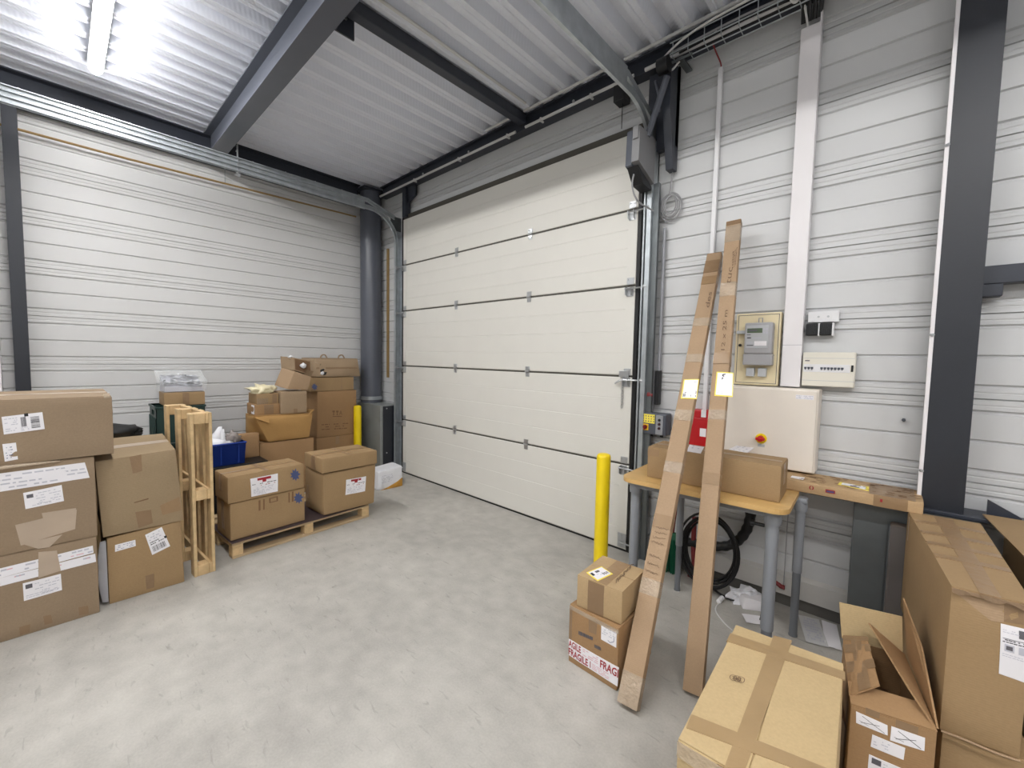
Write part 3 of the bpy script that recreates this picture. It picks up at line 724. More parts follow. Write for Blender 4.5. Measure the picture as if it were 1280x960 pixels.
bm = NB(); tube(bm, [(4.75, -0.13, 3.62), (4.35, -0.135, 3.60), (4.13, -0.13, 3.53), (4.09, -0.12, 3.45), (4.16, -0.11, 3.43), (4.21, -0.10, 3.47)], 0.007, seg=8, sm=8); bm.transform(Mi); mk('cable', bm, CABLEW, parent=tr, smooth=True)
bm = NB(); bx(bm, 4.16, 4.30, -0.125, -0.118, 3.46, 3.475); bx(bm, 4.2, 4.24, -0.125, 0.05, 3.47, 3.48); bm.transform(Mi); mk('tray_bracket', bm, GALV_D, parent=tr)
bm = NB()
for k in range(4): tube(bm, [(4.86+0.03*k, -0.06, 3.66), (4.88+0.028*k, -0.05, 3.55), (4.875+0.026*k, 0.02, 3.44)], 0.012, seg=8, sm=5)
tag(mk('cable_drop', bm, BLACKR, smooth=True), 'thick black cables dropping into the top of the wide pale trunking', 'cable')
bm = NB(); tube(bm, [(4.80, -0.10, 3.62), (4.84, -0.11, 3.50), (4.87, -0.09, 3.52), (4.86, -0.07, 3.60), (4.885, -0.03, 3.5), (4.90, 0.0, 3.40)], 0.006, seg=7, sm=8)
tag(mk('cable_drop', bm, CABLEW, smooth=True), 'looped white cable dropping into the wide pale trunking', 'cable')
bm = NB(); tube(bm, [(4.40, -0.05, 3.52), (4.41, 0.0, 3.48), (4.43, 0.03, 3.42), (4.432, 0.035, 3.36)], 0.005, seg=6, sm=6)
tag(mk('cable_drop', bm, REDDK, smooth=True), 'thin reddish cable entering the narrow white trunking', 'cable')

# tan pipe on the tray wall
bm = NB(); tube(bm, [(0.06, -4.4, 3.262), (0.06, -2.46, 3.258), (0.06, -0.25, 3.30)], 0.010, seg=10)
o = tag(mk('pipe', bm, TAN, smooth=True), 'thin tan pipe running high along the tray clad wall', 'pipe')
for y in (-1.70,):
    bm = NB(); cyl(bm, (0.06, y, 3.27), (0.06, y, 3.44), 0.004, seg=6); mk('hanger_rod', bm, GALV, parent=o)
bm = NB(); bx(bm, 0.33, 0.36, 0.035, 0.059, 1.2, 2.9); tag(mk('pipe', bm, TAN), 'narrow tan strip standing in the gap between round column and door', 'pipe')
bm = NB(); bx(bm, 0.02, 0.10, -3.36, -3.27, 0.0, 3.3, bev=0.004); tag(mk('wall_trunking', bm, DUCTW), 'pale upright trunking beyond the slim post at the picture edge', 'trunking')

# ---- ceiling lamps
LAMP = emis('lamp_diffuser', (1.0, 0.985, 0.96, 1), 34.0)
LAMP_SIDE = emis('lamp_diffuser_side', (1.0, 0.985, 0.97, 1), 9.0)
def lamp(x, y, label, first=None):
    root = tag(empty('ceiling_lamp', loc=(x, y, ZDECK)), label, 'lamp', 'batten lamps under the ceiling sheet')
    if first is None:
        bm = NB(); bx(bm, -0.78, 0.78, -0.046, 0.046, -0.034, -0.002, bev=0.004); mk('housing', bm, WHITE, parent=root)
        bm = NB()
        pr = [(-0.036, -0.034), (-0.037, -0.056), (-0.026, -0.070), (0, -0.077), (0.026, -0.070), (0.037, -0.056), (0.036, -0.034)]
        extr(bm, [(-0.75, a, b) for a, b in pr], (1.50, 0, 0))
        extr(bm, [(-0.78, a*0.6, b*0.85-0.006) for a, b in pr], (0.03, 0, 0))
        df = mk('diffuser', bm, [LAMP, LAMP_SIDE], parent=root)
        for p in df.data.polygons: p.material_index = 0 if p.normal.z < -0.35 else 1
    else:
        for ch in first.children:
            c = ch.copy(); COL.objects.link(c); c.parent = root
    return root
L0 = lamp(1.50, -2.69, 'glowing white batten lamp under the ceiling sheet near the tray wall')
for x, y in ((3.9, -2.69), (6.3, -2.69), (8.5, -2.69), (2.2, -5.6), (5.2, -5.6), (8.0, -5.6)):
    lamp(x, y, 'white batten lamp of the overhead rows away from the tray wall', L0)

# ================================================================== CARTONS BY THE TRAY WALL
A90 = PI/2
GA = 'large cartons stacked at the picture edge'
XA = 2.123
a1 = Carton('cardboard_box', 'large carton on the floor with two white tape strips, lowest at the picture edge', 0.66, 0.66, 0.44, O=(XA, -3.50, 0), ang=A90, m=C_COOL, group=GA, seed=1, bulge=0.004, dent=0.006)
a2 = Carton('cardboard_box', 'large carton with one tape strip and a pale torn patch, middle of the edge stack', 0.66, 0.66, 0.450, O=(XA, -3.495, 0.446), ang=A90, m=C_COOL, group=GA, seed=2, bulge=0.008, dent=0.008)
a3 = Carton('cardboard_box', 'large carton with two shipping stickers, top of the stack at the picture edge', 0.74, 0.66, 0.325, O=(XA+0.01, -3.495, 0.905), ang=A90, m=C_COOL, group=GA, seed=3, bulge=0.006, dent=0.008)
def strip_items(seed): return lines(2, 0.01, 0.99, 0.05, 0.95, 1, seed, 0.5, 0.4)+lines(2, 0.01, 0.99, 0.1, 0.9, 7, seed+5, 0.12, 0.3)
# bottom box
a1.decal('packing_tape_strip', 'front', [(-10, 713), (116, 682), (117, 691), (-10, 725)], LAB, strip_items(1))
a1.decal('packing_tape_strip', 'front', [(-10, 725), (119, 692), (120, 702), (-10, 735)], LAB, strip_items(2), off=0.0022)
a1.decal('clear_tape', 'front', [(48, 690), (71, 688), (76, 713), (48, 722)], [TAPE_L], off=0.003)
slip = [('r', 0.06, 0.64, 0.24, 0.88, 2)]+lines(5, 0.3, 0.95, 0.1, 0.9, 1, 4, 0.6, 0.25)+lines(2, 0.06, 0.9, 0.08, 0.3, 1, 9, 0.5, 0.3)
a1.decal('packing_slip', 'front', [(28.5, 729), (76, 717), (77.5, 737), (30, 751)], LAB, slip)
for q in ([(54, 770), (64, 768), (66, 778), (56, 781)], [(98, 759), (110, 757), (111, 767), (99, 769)], [(24, 784), (38, 780), (37, 790), (25, 794)]): a1.decal('tape', 'front', q, [TAPE_D], off=0.001)
# middle box
a2.decal('packing_tape_strip', 'front', [(-10, 593), (106, 578), (112, 597), (-10, 616)], LAB, lines(4, 0.01, 0.99, 0.06, 0.94, 1, 6, 0.55, 0.35))
slip2 = [('r', 0.07, 0.62, 0.24, 0.84, 2)]+lines(5, 0.3, 0.95, 0.1, 0.9, 1, 8, 0.6, 0.25)+lines(2, 0.06, 0.9, 0.08, 0.3, 1, 3, 0.5, 0.3)
a2.decal('packing_slip', 'front', [(29, 616), (77, 606), (80, 626), (32, 636)], LAB, slip2)
a2.decal('torn_patch', 'front', [(19, 656), (96, 637), (94, 661), (26, 682)], [TAPE_L], off=0.0012)
a2.decal('torn_patch', 'front', [(52, 641), (95, 635), (95, 640), (54, 648)], [TAPE_L], off=0.0012)
a2.decal('torn_patch', 'front', [(28, 680), (78, 668), (62, 684), (48, 686)], [TAPE_L], off=0.0012)
bm = NB(); tube(bm, [(0.0, -0.012, 0.440), (0.2, -0.018, 0.444), (0.33, -0.02, 0.452), (0.45, -0.014, 0.452), (0.53, -0.004, 0.45)], lambda t: 0.012*(1-t)+0.004, seg=7, sm=4)
c = mk('crumpled_tape', bm, TAPE_C, parent=a2.o, smooth=True)
# top box
ship = lines(7, 0.05, 0.36, 0.1, 0.9, 1, 11, 0.6, 0.35)+bars(0.44, 0.3, 0.58, 0.85, 9, 2, 5)+bars(0.68, 0.15, 0.9, 0.82, 16, 2, 6, False)+[('r', 0.54, 0.86, 0.64, 1.04, 5)]+lines(3, 0.42, 0.62, 0.05, 0.28, 1, 7, 0.7, 0.4)
a3.decal('shipping_label', 'front', [(2, 521), (53, 515), (56, 536), (5, 543)], LAB, ship)
a3.decal('small_label', 'front', [(3, 555), (20, 553), (22.5, 574), (6, 577)], LAB, lines(5, 0.15, 0.7, 0.1, 0.85, 6, 12, 0.5, 0.3))
a3.decal('clear_tape', 'front', [(129, 492), (137, 491), (138, 497), (130, 498)], [TAPE_C], off=0.003)
a3.tape('top', 0.0, 0.44, 0.99, 0.56, TAPE_L)

GB = 'taped cartons stacked beside the upright pallet'
XB = 2.06
b1 = Carton('cardboard_box', 'carton with a tilted address label, on the floor beside the upright pallet', 0.352, 0.66, 0.402, O=(XB, -2.796, 0), ang=A90, m=C_STD, group=GB, seed=5, bulge=0.006, jit={(1, 0, 1): (-0.01, 0, 0.008), (0, 0, 1): (0.0, 0, -0.012)})
b2 = Carton('cardboard_box', 'plain taped carton resting on the carton with the tilted address label', 0.372, 0.72, 0.462, O=(XB+0.006, -2.812, 0.409), ang=A90, m=C_GREY, group=GB, seed=6, bulge=0.01, dent=0.008, jit={(0, 0, 1): (-0.02, 0, -0.02), (1, 0, 1): (-0.03, 0, 0.0)}, seam='x')
b1.decal('address_label', 'front', [(182.5, 670), (204, 661), (214, 684), (191, 694.5)], LAB, lines(3, 0.1, 0.9, 0.62, 0.94, 1, 3, 0.6, 0.4)+lines(2, 0.1, 0.9, 0.42, 0.6, 2, 13, 0.7, 0.5)+bars(0.12, 0.1, 0.85, 0.36, 16, 2, 8)+[('r', 0.9, 0.45, 1.04, 0.56, 5)])
b1.decal('small_label', 'front', [(144, 681.5), (170, 675.5), (170.5, 683), (144, 690)], LAB, lines(3, 0.08, 0.92, 0.12, 0.88, 6, 14, 0.5, 0.25))
b1.decal('tape', 'front', [(182, 720), (193, 717), (193, 734), (183, 737)], [TAPE_D], off=0.001)
bm = NB()
g = [[bm.verts.new((-0.004-0.04*math.sin(PI*i/6)*(0.5+0.5*math.sin(PI*(j+1)/12)), -0.004+0.03*i/6+0.008*noise.noise(V((i, j*0.7, 1))), 0.02+0.36*j/10)) for j in range(11)] for i in range(7)]
for i in range(6):
    for j in range(10): bm.faces.new([g[i][j], g[i+1][j], g[i+1][j+1], g[i][j+1]])
bmesh.ops.solidify(bm, geom=bm.faces[:], thickness=0.003)
c = mk('white_tape', bm, BAGW, parent=b1.o, smooth=True)
b2.tape('top', 0.0, 0.43, 0.99, 0.57, TAPE_L)
b2.decal('tape', 'front', [(163, 573), (178, 570), (179, 590), (167, 593)], [TAPE_D], off=0.0012)
b2.decal('tape', 'front', [(169, 640), (189, 637), (191, 654), (173, 660)], [TAPE_D], off=0.0012)
b2.decal('tape', 'front', [(200, 632), (225, 622), (227, 638), (203, 644)], [TAPE], off=0.0012)
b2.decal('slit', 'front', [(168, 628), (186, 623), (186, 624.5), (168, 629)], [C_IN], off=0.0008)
hb = Carton('cardboard_box', 'tan carton behind the stacks, against the tray wall, with a black bag on it', 0.46, 0.6, 0.80, O=(1.20, -3.0, 0), ang=A90, m=C_LIGHT, seed=9)
bm = NB(); blob(bm, (0.98, -2.70, 0.865), (0.15, 0.16, 0.07), 3, 0.35, 2.2, 3, flat=0.806); blob(bm, (1.0, -2.585, 0.845), (0.06, 0.06, 0.045), 5, 0.5, 2.5, 3, flat=0.806)
tag(mk('bag', bm, BLACKR, smooth=True, ang=180), 'black bag slumped on the tan carton behind the stacks', 'bag')

# ---- upright pallet
def pallet(label, M, m3, L=1.09, W=0.70, T=0.118, deck=(5, 0.09)):
    """local x across (W), y along (L), z thickness; deck boards at the top run along y"""
    root = tag(empty('pallet', M=M), label, 'pallet', 'wooden pallets')
    wl, wx = m3
    bw = deck[1]
    for k in range(deck[0]):
        x = k*(W-bw)/(deck[0]-1); bm = NB(); bx(bm, x, x+bw, 0, L, T-0.018, T, bev=0.002, seg=1); mk('deck_board', bm, wl, parent=root)
    for y in (0.0, L/2-0.035, L-0.07):
        bm = NB(); bx(bm, 0, W, y, y+0.07, T-0.036, T-0.0185, bev=0.002, seg=1); mk('stringer_board', bm, wx, parent=root)
        for x in (0, W/2-0.04, W-0.08):
            bm = NB(); bx(bm, x, x+0.08, y, y+0.07, 0.0185, T-0.0365, bev=0.003, seg=1); mk('block', bm, wx, parent=root)
    for x in (0, W/2-0.04, W-0.08):
        bm = NB(); bx(bm, x, x+0.08, 0, L, 0, 0.018, bev=0.002, seg=1); mk('runner_board', bm, wl, parent=root)
    return root
# standing on its short edge: local y -> up, local z -> +Y, local x -> away from the camera (-X)
pallet('wooden pallet standing upright on its edge between the carton stacks',
       Matrix.Translation((2.045, -2.388, 0.0)) @ Matrix.Rotation(math.radians(3.3), 4, 'Z') @ Matrix(((-1, 0, 0, 0), (0, 0, 1, 0), (0, 1, 0, 0), (0, 0, 0, 1))), (WOODP, WOODPX))

# ---- flat pallet with four cartons
PA = math.radians(93.65)
Mp = MX((1.932, -2.146, 0.0), PA)
def on(x, y, z): return Mp @ V((x, y, z))
# pallet(): x across = depth here, y along = front edge -> swap axes
fp = pallet('wooden pallet lying on the floor under four cartons', Mp @ Matrix(((0, 1, 0, 0), (-1, 0, 0, 0.74), (0, 0, 1, 0), (0, 0, 0, 1))), (WOODPY, WOODPX), L=1.10, W=0.74, T=0.115, deck=(6, 0.09))
GD = 'cartons on the flat pallet'
bm = NB()
g = [[bm.verts.new((-0.006+1.06*i/12, -0.012+0.5*j/5, 0.119+0.004*noise.noise(V((i*0.6, j, 3))))) for j in range(6)] for i in range(13)]
for i in range(12):
    for j in range(5): bm.faces.new([g[i][j], g[i+1][j], g[i+1][j+1], g[i][j+1]])
bmesh.ops.solidify(bm, geom=bm.faces[:], thickness=0.004)
tag(mk('slip_sheet', bm, PLUM, M=Mp, smooth=True, ang=180), 'plum grey slip sheet between the flat pallet and its cartons', 'sheet')
FRAG = [PAPER, INK_L, INK, YELPAP, REDINK, BLACKINK, BLUEINK, PINKINK]
d1 = Carton('cardboard_box', 'wide carton directly on the flat pallet, under the carton with the red cross slip', 0.53, 0.29, 0.268, O=on(0.0, 0.03, 0.126), ang=math.radians(93.8), m=C_STD, group=GD, seed=11)
d2 = Carton('cardboard_box', 'carton with a red cross slip and blue stamp, upper one nearest the upright pallet', 0.535, 0.285, 0.192, O=on(-0.014, 0.022, 0.404), ang=math.radians(93.4), m=C_STD, group=GD, seed=12, bulge=0.004, jit={(0, 0, 1): (0, 0, -0.004), (1, 0, 1): (0, 0, 0.0)})
e1 = Carton('cardboard_box', 'bulging carton on the flat pallet under a shallow carton, with a red cross slip', 0.492, 0.355, 0.362, O=(1.905, -1.492, 0.126), ang=math.radians(90.5), m=C_STD, group=GD, seed=13, bulge=0.014, dent=0.012, bev=0.018, jit={(0, 0, 0): (0.02, 0.02, 0), (1, 0, 0): (-0.01, 0.01, 0), (0, 0, 1): (0.01, 0.0, -0.006)})
e2 = Carton('cardboard_box', 'shallow taped carton lying on the bulging carton of the flat pallet', 0.50, 0.365, 0.118, O=(1.912, -1.492, 0.498), ang=math.radians(90.6), m=C_STD, group=GD, seed=14)
REDSLIP = [('r', 0.24, 0.82, 0.74, 0.95, 4), ('r', 0.42, 0.70, 0.56, 0.82, 4)]+lines(1, 0.05, 0.95, 0.60, 0.68, 2, 4, 0.8, 0.5)+lines(1, 0.1, 0.9, 0.5, 0.58, 4, 5, 0.6, 0.4)+lines(6, 0.08, 0.55, 0.05, 0.46, 1, 6, 0.7, 0.45)+lines(5, 0.55, 0.92, 0.15, 0.46, 1, 8, 0.3, 0.4)
d2.decal('packing_slip', 'front', [(312.5, 598.5), (347, 592), (347, 614), (314, 621)], LAB, REDSLIP, label='white slip with a red cross block')
e1.decal('packing_slip', 'front', [(431.5, 600), (456, 596), (455, 614), (430.5, 618.5)], LAB, REDSLIP, label='white slip with a red cross block')
def star(n=9, r=0.5, seed=2):
    R = random.Random(seed); pts = []
    for k in range(n*2):
        rr = r*(1.0 if k % 2 == 0 else 0.62)*R.uniform(0.85, 1.1); t = PI*k/n
        pts.append((0.5+rr*math.cos(t), 0.5+rr*math.sin(t)))
    return pts
def stamp(box, face, quad, name='stamp'):
    q = [box.uv(face, *p) for p in quad]; TL, TR, BR, BL = [V(p) for p in q]
    def m(u, v): return BL*(1-u)*(1-v)+BR*u*(1-v)+TR*u*v+TL*(1-u)*v
    F = Face(box, face); bm = NB()
    c = bm.verts.new(F.at(*m(0.5, 0.5), 0.0014+(box.topoff if face == 'top' else 0))); P = [bm.verts.new(F.at(*m(*p), 0.0014)) for p in star()]
    for i in range(len(P)): bm.faces.new([c, P[i], P[(i+1) % len(P)]])
    return mk(name, bm, BLUEINK, parent=box.o)
stamp(d2, 'front', [(362, 587), (375, 585), (375, 601), (362, 602)]); stamp(d1, 'front', [(366, 616), (379, 614), (379, 629), (367, 631)])
d1.decal('printed_text', 'front', [(323, 624), (368, 612), (368, 630), (323, 640)], [PRINT], [('r', 0.0, 0.1, 0.05, 0.9, 0), ('r', 0.12, 0.1, 0.16, 0.9, 0), ('r', 0.3, 0.5, 0.5, 0.56, 0), ('r', 0.3, 0.8, 0.5, 0.86, 0), ('r', 0.28, 0.5, 0.32, 0.86, 0), ('r', 0.48, 0.5, 0.52, 0.86, 0), ('r', 0.82, 0.2, 0.86, 0.9, 0), ('r', 0.92, 0.2, 0.97, 0.9, 0)], base=False)
d2.tape('top', 0.0, 0.44, 0.99, 0.56, TAPE); d2.tape('left', 0.38, 0.4, 0.62, 0.99, TAPE); d2.tape('top', 0.46, 0.02, 0.52, 0.98, TAPE_D)
e2.tape('top', 0.0, 0.44, 0.99, 0.56, TAPE); e2.tape('left', 0.40, 0.02, 0.64, 0.99, TAPE_D); e2.tape('top', 0.46, 0.02, 0.54, 0.98, TAPE)
e1.tape('right', 0.3, 0.03, 0.5, 0.5, TAPE); e1.tape('left', 0.1, 0.05, 0.3, 0.6, TAPE)
d1.tape('left', 0.4, 0.2, 0.6, 0.98, TAPE)

# ---- green crates, small carton and clear bin
def crate(x0, x1, y0, y1, z, h, m, label, group=None, name='plastic_crate', rim=0.016):
    root = tag(empty(name, loc=((x0+x1)/2, (y0+y1)/2, z)), label, 'crate', group); Mi = root.matrix_world.inverted()
    bm = NB(); t = 0.006
    bx(bm, x0, x1, y0, y1, z, z+t)
    def wall(ax, c0, c1, a, b):
        # side with two cut-outs
        hz = [(z+t, z+h*0.2), (z+h*0.2, z+h*0.62), (z+h*0.62, z+h*0.74), (z+h*0.74, z+h*0.88), (z+h*0.88, z+h)]
        n = len(hz)
        for k, (q0, q1) in enumerate(hz):
            if k == 3:
                w = b-a; rngs = [(a, a+0.32*w), (b-0.32*w, b)]
            else: rngs = [(a, b)]
            for r0, r1 in rngs:
                if ax == 'x': bx(bm, c0, c1, r0, r1, q0, q1)
                else: bx(bm, r0, r1, c0, c1, q0, q1)
    wall('x', x0, x0+t, y0, y1); wall('x', x1-t, x1, y0, y1); wall('y', y0, y0+t, x0, x1); wall('y', y1-t, y1, x0, x1)
    for k in range(5):
        y = y0+(y1-y0)*k/4; bx(bm, x1, x1+0.006, y-0.006, y+0.006, z+0.01, z+h*0.7); x = x0+(x1-x0)*k/4; bx(bm, x-0.006, x+0.006, y0-0.006, y0, z+0.01, z+h*0.7)
    bm.transform(Mi); mk('body', bm, m, parent=root)
    bm = NB(); r = rim
    for a in ((x0-r/2, x0+t, y0-r/2, y1+r/2), (x1-t, x1+r/2, y0-r/2, y1+r/2), (x0, x1, y0-r/2, y0+t), (x0, x1, y1-t, y1+r/2)): bx(bm, a[0], a[1], a[2], a[3], z+h-0.018, z+h, bev=0.002)
    bm.transform(Mi); mk('rim', bm, m, parent=root)
    return root
for k in range(3):
    crate(0.22, 0.60, -2.385, -2.03, 0.334*k, 0.33, DKGREEN, 'dark green plastic crate behind the upright pallet, '+('lowest of three', 'middle of three', 'topmost of three under a small carton')[k], 'stacked green crates')
sc = Carton('cardboard_box', 'small carton on the green crates, under the clear bin', 0.30, 0.28, 0.115, O=(0.585, -2.325, 1.001), ang=A90, m=C_STD, seed=20)
sc.decal('tape', 'front', rect(0.44, 0.05, 0.6, 0.98), [TAPE_D], px=False)
# clear bin with a sloping lid, full of white scraps
cb = tag(empty('clear_bin', loc=(0.42, -2.17, 1.122)), 'clear plastic bin full of white scraps on the small carton by the wall', 'bin')
Mi = cb.matrix_world.inverted()
x0, x1, y0, y1 = 0.27, 0.575, -2.335, -2.015; zb, zf, zr = 1.122, 1.215, 1.315
bm = NB(); hexa(bm, [(x0, y0, zb), (x1, y0, zb), (x1, y1, zb), (x0, y1, zb), (x0-0.01, y0-0.012, zr), (x1+0.01, y0-0.012, zf), (x1+0.01, y1+0.012, zf), (x0-0.01, y1+0.012, zr)])
bmesh.ops.bevel(bm, geom=bm.edges[:], offset=0.006, segments=2, affect='EDGES'); bm.transform(Mi); mk('bin_shell', bm, PLAST, parent=cb, smooth=True)
bm = NB(); tube(bm, [(x0-0.012, y0-0.014, zr), (x1+0.012, y0-0.014, zf), (x1+0.012, y1+0.014, zf), (x0-0.012, y1+0.014, zr)], 0.006, seg=6, closed=True); bm.transform(Mi); mk('rim', bm, PLAST, parent=cb)
bm = NB(); R = random.Random(5)
hexa(bm, [(x0+.02, y0+.02, zb+.006), (x1-.02, y0+.02, zb+.006), (x1-.02, y1-.02, zb+.006), (x0+.02, y1-.02, zb+.006), (x0+.02, y0+.02, zr-.05), (x1-.02, y0+.02, zf-.045), (x1-.02, y1-.02, zf-.045), (x0+.02, y1-.02, zr-.05)])
for k in range(70):
    u, v = R.random(), R.random(); x = x0+0.03+(x1-x0-0.06)*u; y = y0+0.03+(y1-y0-0.06)*v; z = zr+(zf-zr)*u-0.035
    t = R.uniform(0, PI); l = R.uniform(0.015, 0.04); q = V((math.cos(t)*l, math.sin(t)*l, R.uniform(-0.01, 0.01))); w = V((-q.y, q.x, 0.004))*0.4; p = V((x, y, z))
    bm.faces.new([bm.verts.new(p-q-w), bm.verts.new(p+q-w), bm.verts.new(p+q+w), bm.verts.new(p-q+w)])
bm.transform(Mi); o = mk('white_scraps', bm, [BAGW, INK_L], parent=cb); o['kind'] = 'stuff'; o.data.materials.append(GREYPL)
for i, p in enumerate(o.data.polygons): p.material_index = (2 if i % 2 else 0) if i > 6 else (1 if i < 6 else 0)

# ---- black crate with the blue bin and a small carton
crate(0.635, 1.02, -2.33, -1.635, 0.0, 0.455, BLACK, 'black plastic crate on the floor behind the flat pallet, carrying a blue bin')
bm = NB(); bx(bm, 0.63, 1.03, -2.34, -1.628, 0.456, 0.474, bev=0.006)
tag(mk('black_lid', bm, BLACK), 'black lid board on the black crate under the blue bin', 'lid')
bn = tag(empty('blue_bin', loc=(0.83, -1.98, 0.475)), 'blue open plastic bin holding bags beside the upright pallet', 'bin'); Mi = bn.matrix_world.inverted()
bm = NB(); X0, X1, Y0, Y1, z0, z1 = 0.68, 0.99, -2.19, -1.80, 0.475, 0.668
P0 = [(X0+.012, Y0+.012), (X1-.012, Y0+.012), (X1-.012, Y1-.012), (X0+.012, Y1-.012)]; P1 = [(X0, Y0), (X1, Y0), (X1, Y1), (X0, Y1)]
b0 = [bm.verts.new((x, y, z0)) for x, y in P0]; t0 = [bm.verts.new((x, y, z1)) for x, y in P1]; bm.faces.new(b0)
for k in range(4): bm.faces.new([b0[k], b0[(k+1) % 4], t0[(k+1) % 4], t0[k]])
bmesh.ops.solidify(bm, geom=bm.faces[:], thickness=0.005)
for y in (Y0+0.06, (Y0+Y1)/2, Y1-0.06): bx(bm, X1-0.014, X1+0.002, y-0.004, y+0.004, z0+0.01, z1-0.01)
bm.transform(Mi); mk('body', bm, BLUE, parent=bn)
bm = NB(); tube(bm, [(X0, Y0, z1), (X1, Y0, z1), (X1, Y1, z1), (X0, Y1, z1)], 0.009, seg=8, closed=True); bm.transform(Mi); mk('rim', bm, BLUE, parent=bn, smooth=True)
bm = NB(); blob(bm, (0.86, -2.03, 0.66), (0.11, 0.13, 0.06), 7, 0.5, 2.2, 3, flat=0.49)
for (yy, zz, dy) in ((-2.0, 0.80, 0.06), (-1.975, 0.775, 0.04), (-2.06, 0.74, 0.05)):
    r = bmesh.ops.create_cone(bm, segments=10, radius1=0.07, radius2=0.012, depth=0.17, cap_ends=True)
    for v in r['verts']:
        v.co = V((0.87+v.co.x*0.8+0.02*noise.noise(v.co*20), yy+v.co.y+dy*(v.co.z/0.17)+0.02*noise.noise(v.co*14+V((yy, 0, 0))), zz-0.07+v.co.z))
tag(mk('plastic_bag', bm, BAGW, smooth=True, ang=180), 'white plastic bags poking out of the blue bin', 'bag')
bm = NB(); blob(bm, (0.84, -1.875, 0.69), (0.07, 0.06, 0.06), 9, 0.6, 2.8, 3, flat=0.49)
tag(mk('plastic_bag', bm, mat('smoke_film', (150, 142, 138), 0.2, var=0.2, bump=0.6, bscale=15), smooth=True, ang=180), 'greyish film bag in the blue bin, beside the white bags', 'bag')
sb = Carton('cardboard_box', 'small brown carton behind the blue bin', 0.165, 0.15, 0.215, O=(0.79, -1.80, 0.475), ang=A90, m=C_WARM, seed=22, jit={(1, 0, 1): (0, 0, 0.015)})

# ---- heap of cartons by the round column
GF = 'cartons heaped by the tray wall'
XF = 0.75
f1 = Carton('cardboard_box', 'carton on the floor carrying the sagging open carton', 0.525, 0.48, 0.585, O=(XF, -1.62, 0), ang=A90, m=C_WARM, group=GF, seed=31, jit={(1, 0, 1): (0, 0, -0.002)})
f2 = Carton('cardboard_box', 'sagging golden carton with raised flaps carrying smaller boxes', 0.505, 0.40, 0.26, O=(XF+0.03, -1.645, 0.595), ang=A90, m=C_LIGHT if False else cardboard('cardboard_golden', (182, 142, 88)), group=GF, seed=32, bulge=0.015, dent=0.02, bev=0.02, seam='x',
            jit={(0, 0, 1): (-0.03, 0.0, 0.02), (1, 0, 1): (0.03, 0, -0.0), (0, 0, 0): (0.10, 0.02, -0.0), (1, 0, 0): (0.0, 0.02, 0.0)})
bm = NB(); hexa(bm, [(0.49, 0.0, 0.25), (0.50, 0.0, 0.25), (0.50, 0.36, 0.25), (0.49, 0.36, 0.25), (0.535, -0.01, 0.305), (0.545, -0.01, 0.30), (0.54, 0.3, 0.285), (0.53, 0.3, 0.285)]); mk('flap', bm, MATS['cardboard_golden'], parent=f2.o)
bm = NB(); hexa(bm, [(-0.03, 0.0, 0.265), (-0.02, -0.004, 0.265), (0.10, -0.01, 0.26), (0.09, 0.0, 0.26), (-0.05, -0.02, 0.28), (-0.04, -0.03, 0.27), (0.10, -0.025, 0.20), (0.09, -0.02, 0.20)]); mk('flap', bm, MATS['cardboard_golden'], parent=f2.o)
f2.tape('top', 0.05, 0.06, 0.98, 0.3, C_DULL)
f3 = Carton('cardboard_box', 'low brown carton with dark tape on the golden carton, under cream wrapping', 0.225, 0.26, 0.105, O=(XF, -1.655, 0.875), ang=A90, m=C_WARM, group=GF, seed=33)
f3.decal('tape', 'front', rect(0.36, 0.06, 0.74, 0.96), [TAPE_D], px=False); f3.tape('top', 0.2, 0.02, 0.5, 0.98, TAPE)
bm = NB(); bx(bm, -0.002, 0.0005, 0.02, 0.11, 0.01, 0.10); mk('pale_label', bm, PAPER, parent=f3.o)
f4 = Carton('cardboard_box', 'low carton wrapped in cream film, on the low brown carton with dark tape', 0.20, 0.24, 0.10, O=(XF-0.005, -1.635, 0.984), ang=math.radians(92), m=C_STD, group=GF, seed=34)
f4.decal('clear_film', 'front', rect(0.0, 0.0, 0.5, 0.6), [FILM], px=False); f4.decal('tape', 'front', rect(0.7, 0.05, 0.9, 0.95), [TAPE_D], px=False)
bm = NB(); blob(bm, (0.0, 0.0, 0.03), (0.10, 0.11, 0.055), 12, 0.7, 2.6, 3, flat=0.0)
tag(mk('wrapping_film', bm, CREAMBAG, M=MX((0.64, -1.55, 1.088), 0.2), smooth=True, ang=180), 'crumpled cream wrapping on the small stacked cartons by the wall', 'wrapping')
f5 = Carton('cardboard_box', 'upright greyish carton on the golden carton, under the tilted pale carton', 0.255, 0.26, 0.222, O=(XF+0.02, -1.425, 0.872), ang=A90, m=C_DULL, group=GF, seed=35, bulge=0.006)
f5.decal('tape', 'front', rect(0.47, 0.0, 0.62, 0.22), [TAPE_D], px=False)
def hexcorners(F, dep):
    """F: front TL,TR,BR,BL world points; dep: world vector to the back"""
    TL, TR, BR, BL = F; D = V(dep)
    return {(0, 0, 1): TL, (1, 0, 1): TR, (1, 0, 0): BR, (0, 0, 0): BL, (0, 1, 1): TL+D, (1, 1, 1): TR+D, (1, 1, 0): BR+D, (0, 1, 0): BL+D}
F = [onx(368, 464, .74), onx(389, 471, .74), onx(385, 487.5, .74), onx(359, 486.5, .74)]
f6 = Carton('cardboard_box', 'tilted pale carton balanced on the upright greyish carton', .2, .24, .17, O=(0.74, -1.36, 1.10), ang=A90, m=C_PALE, group=GF, seed=36, corners=hexcorners(F, (-0.24, -0.045, 0.028)), seam=None)
F = [onx(367, 447, .72), onx(388, 451, .72), onx(389.5, 469.5, .72), onx(368, 463, .72)]
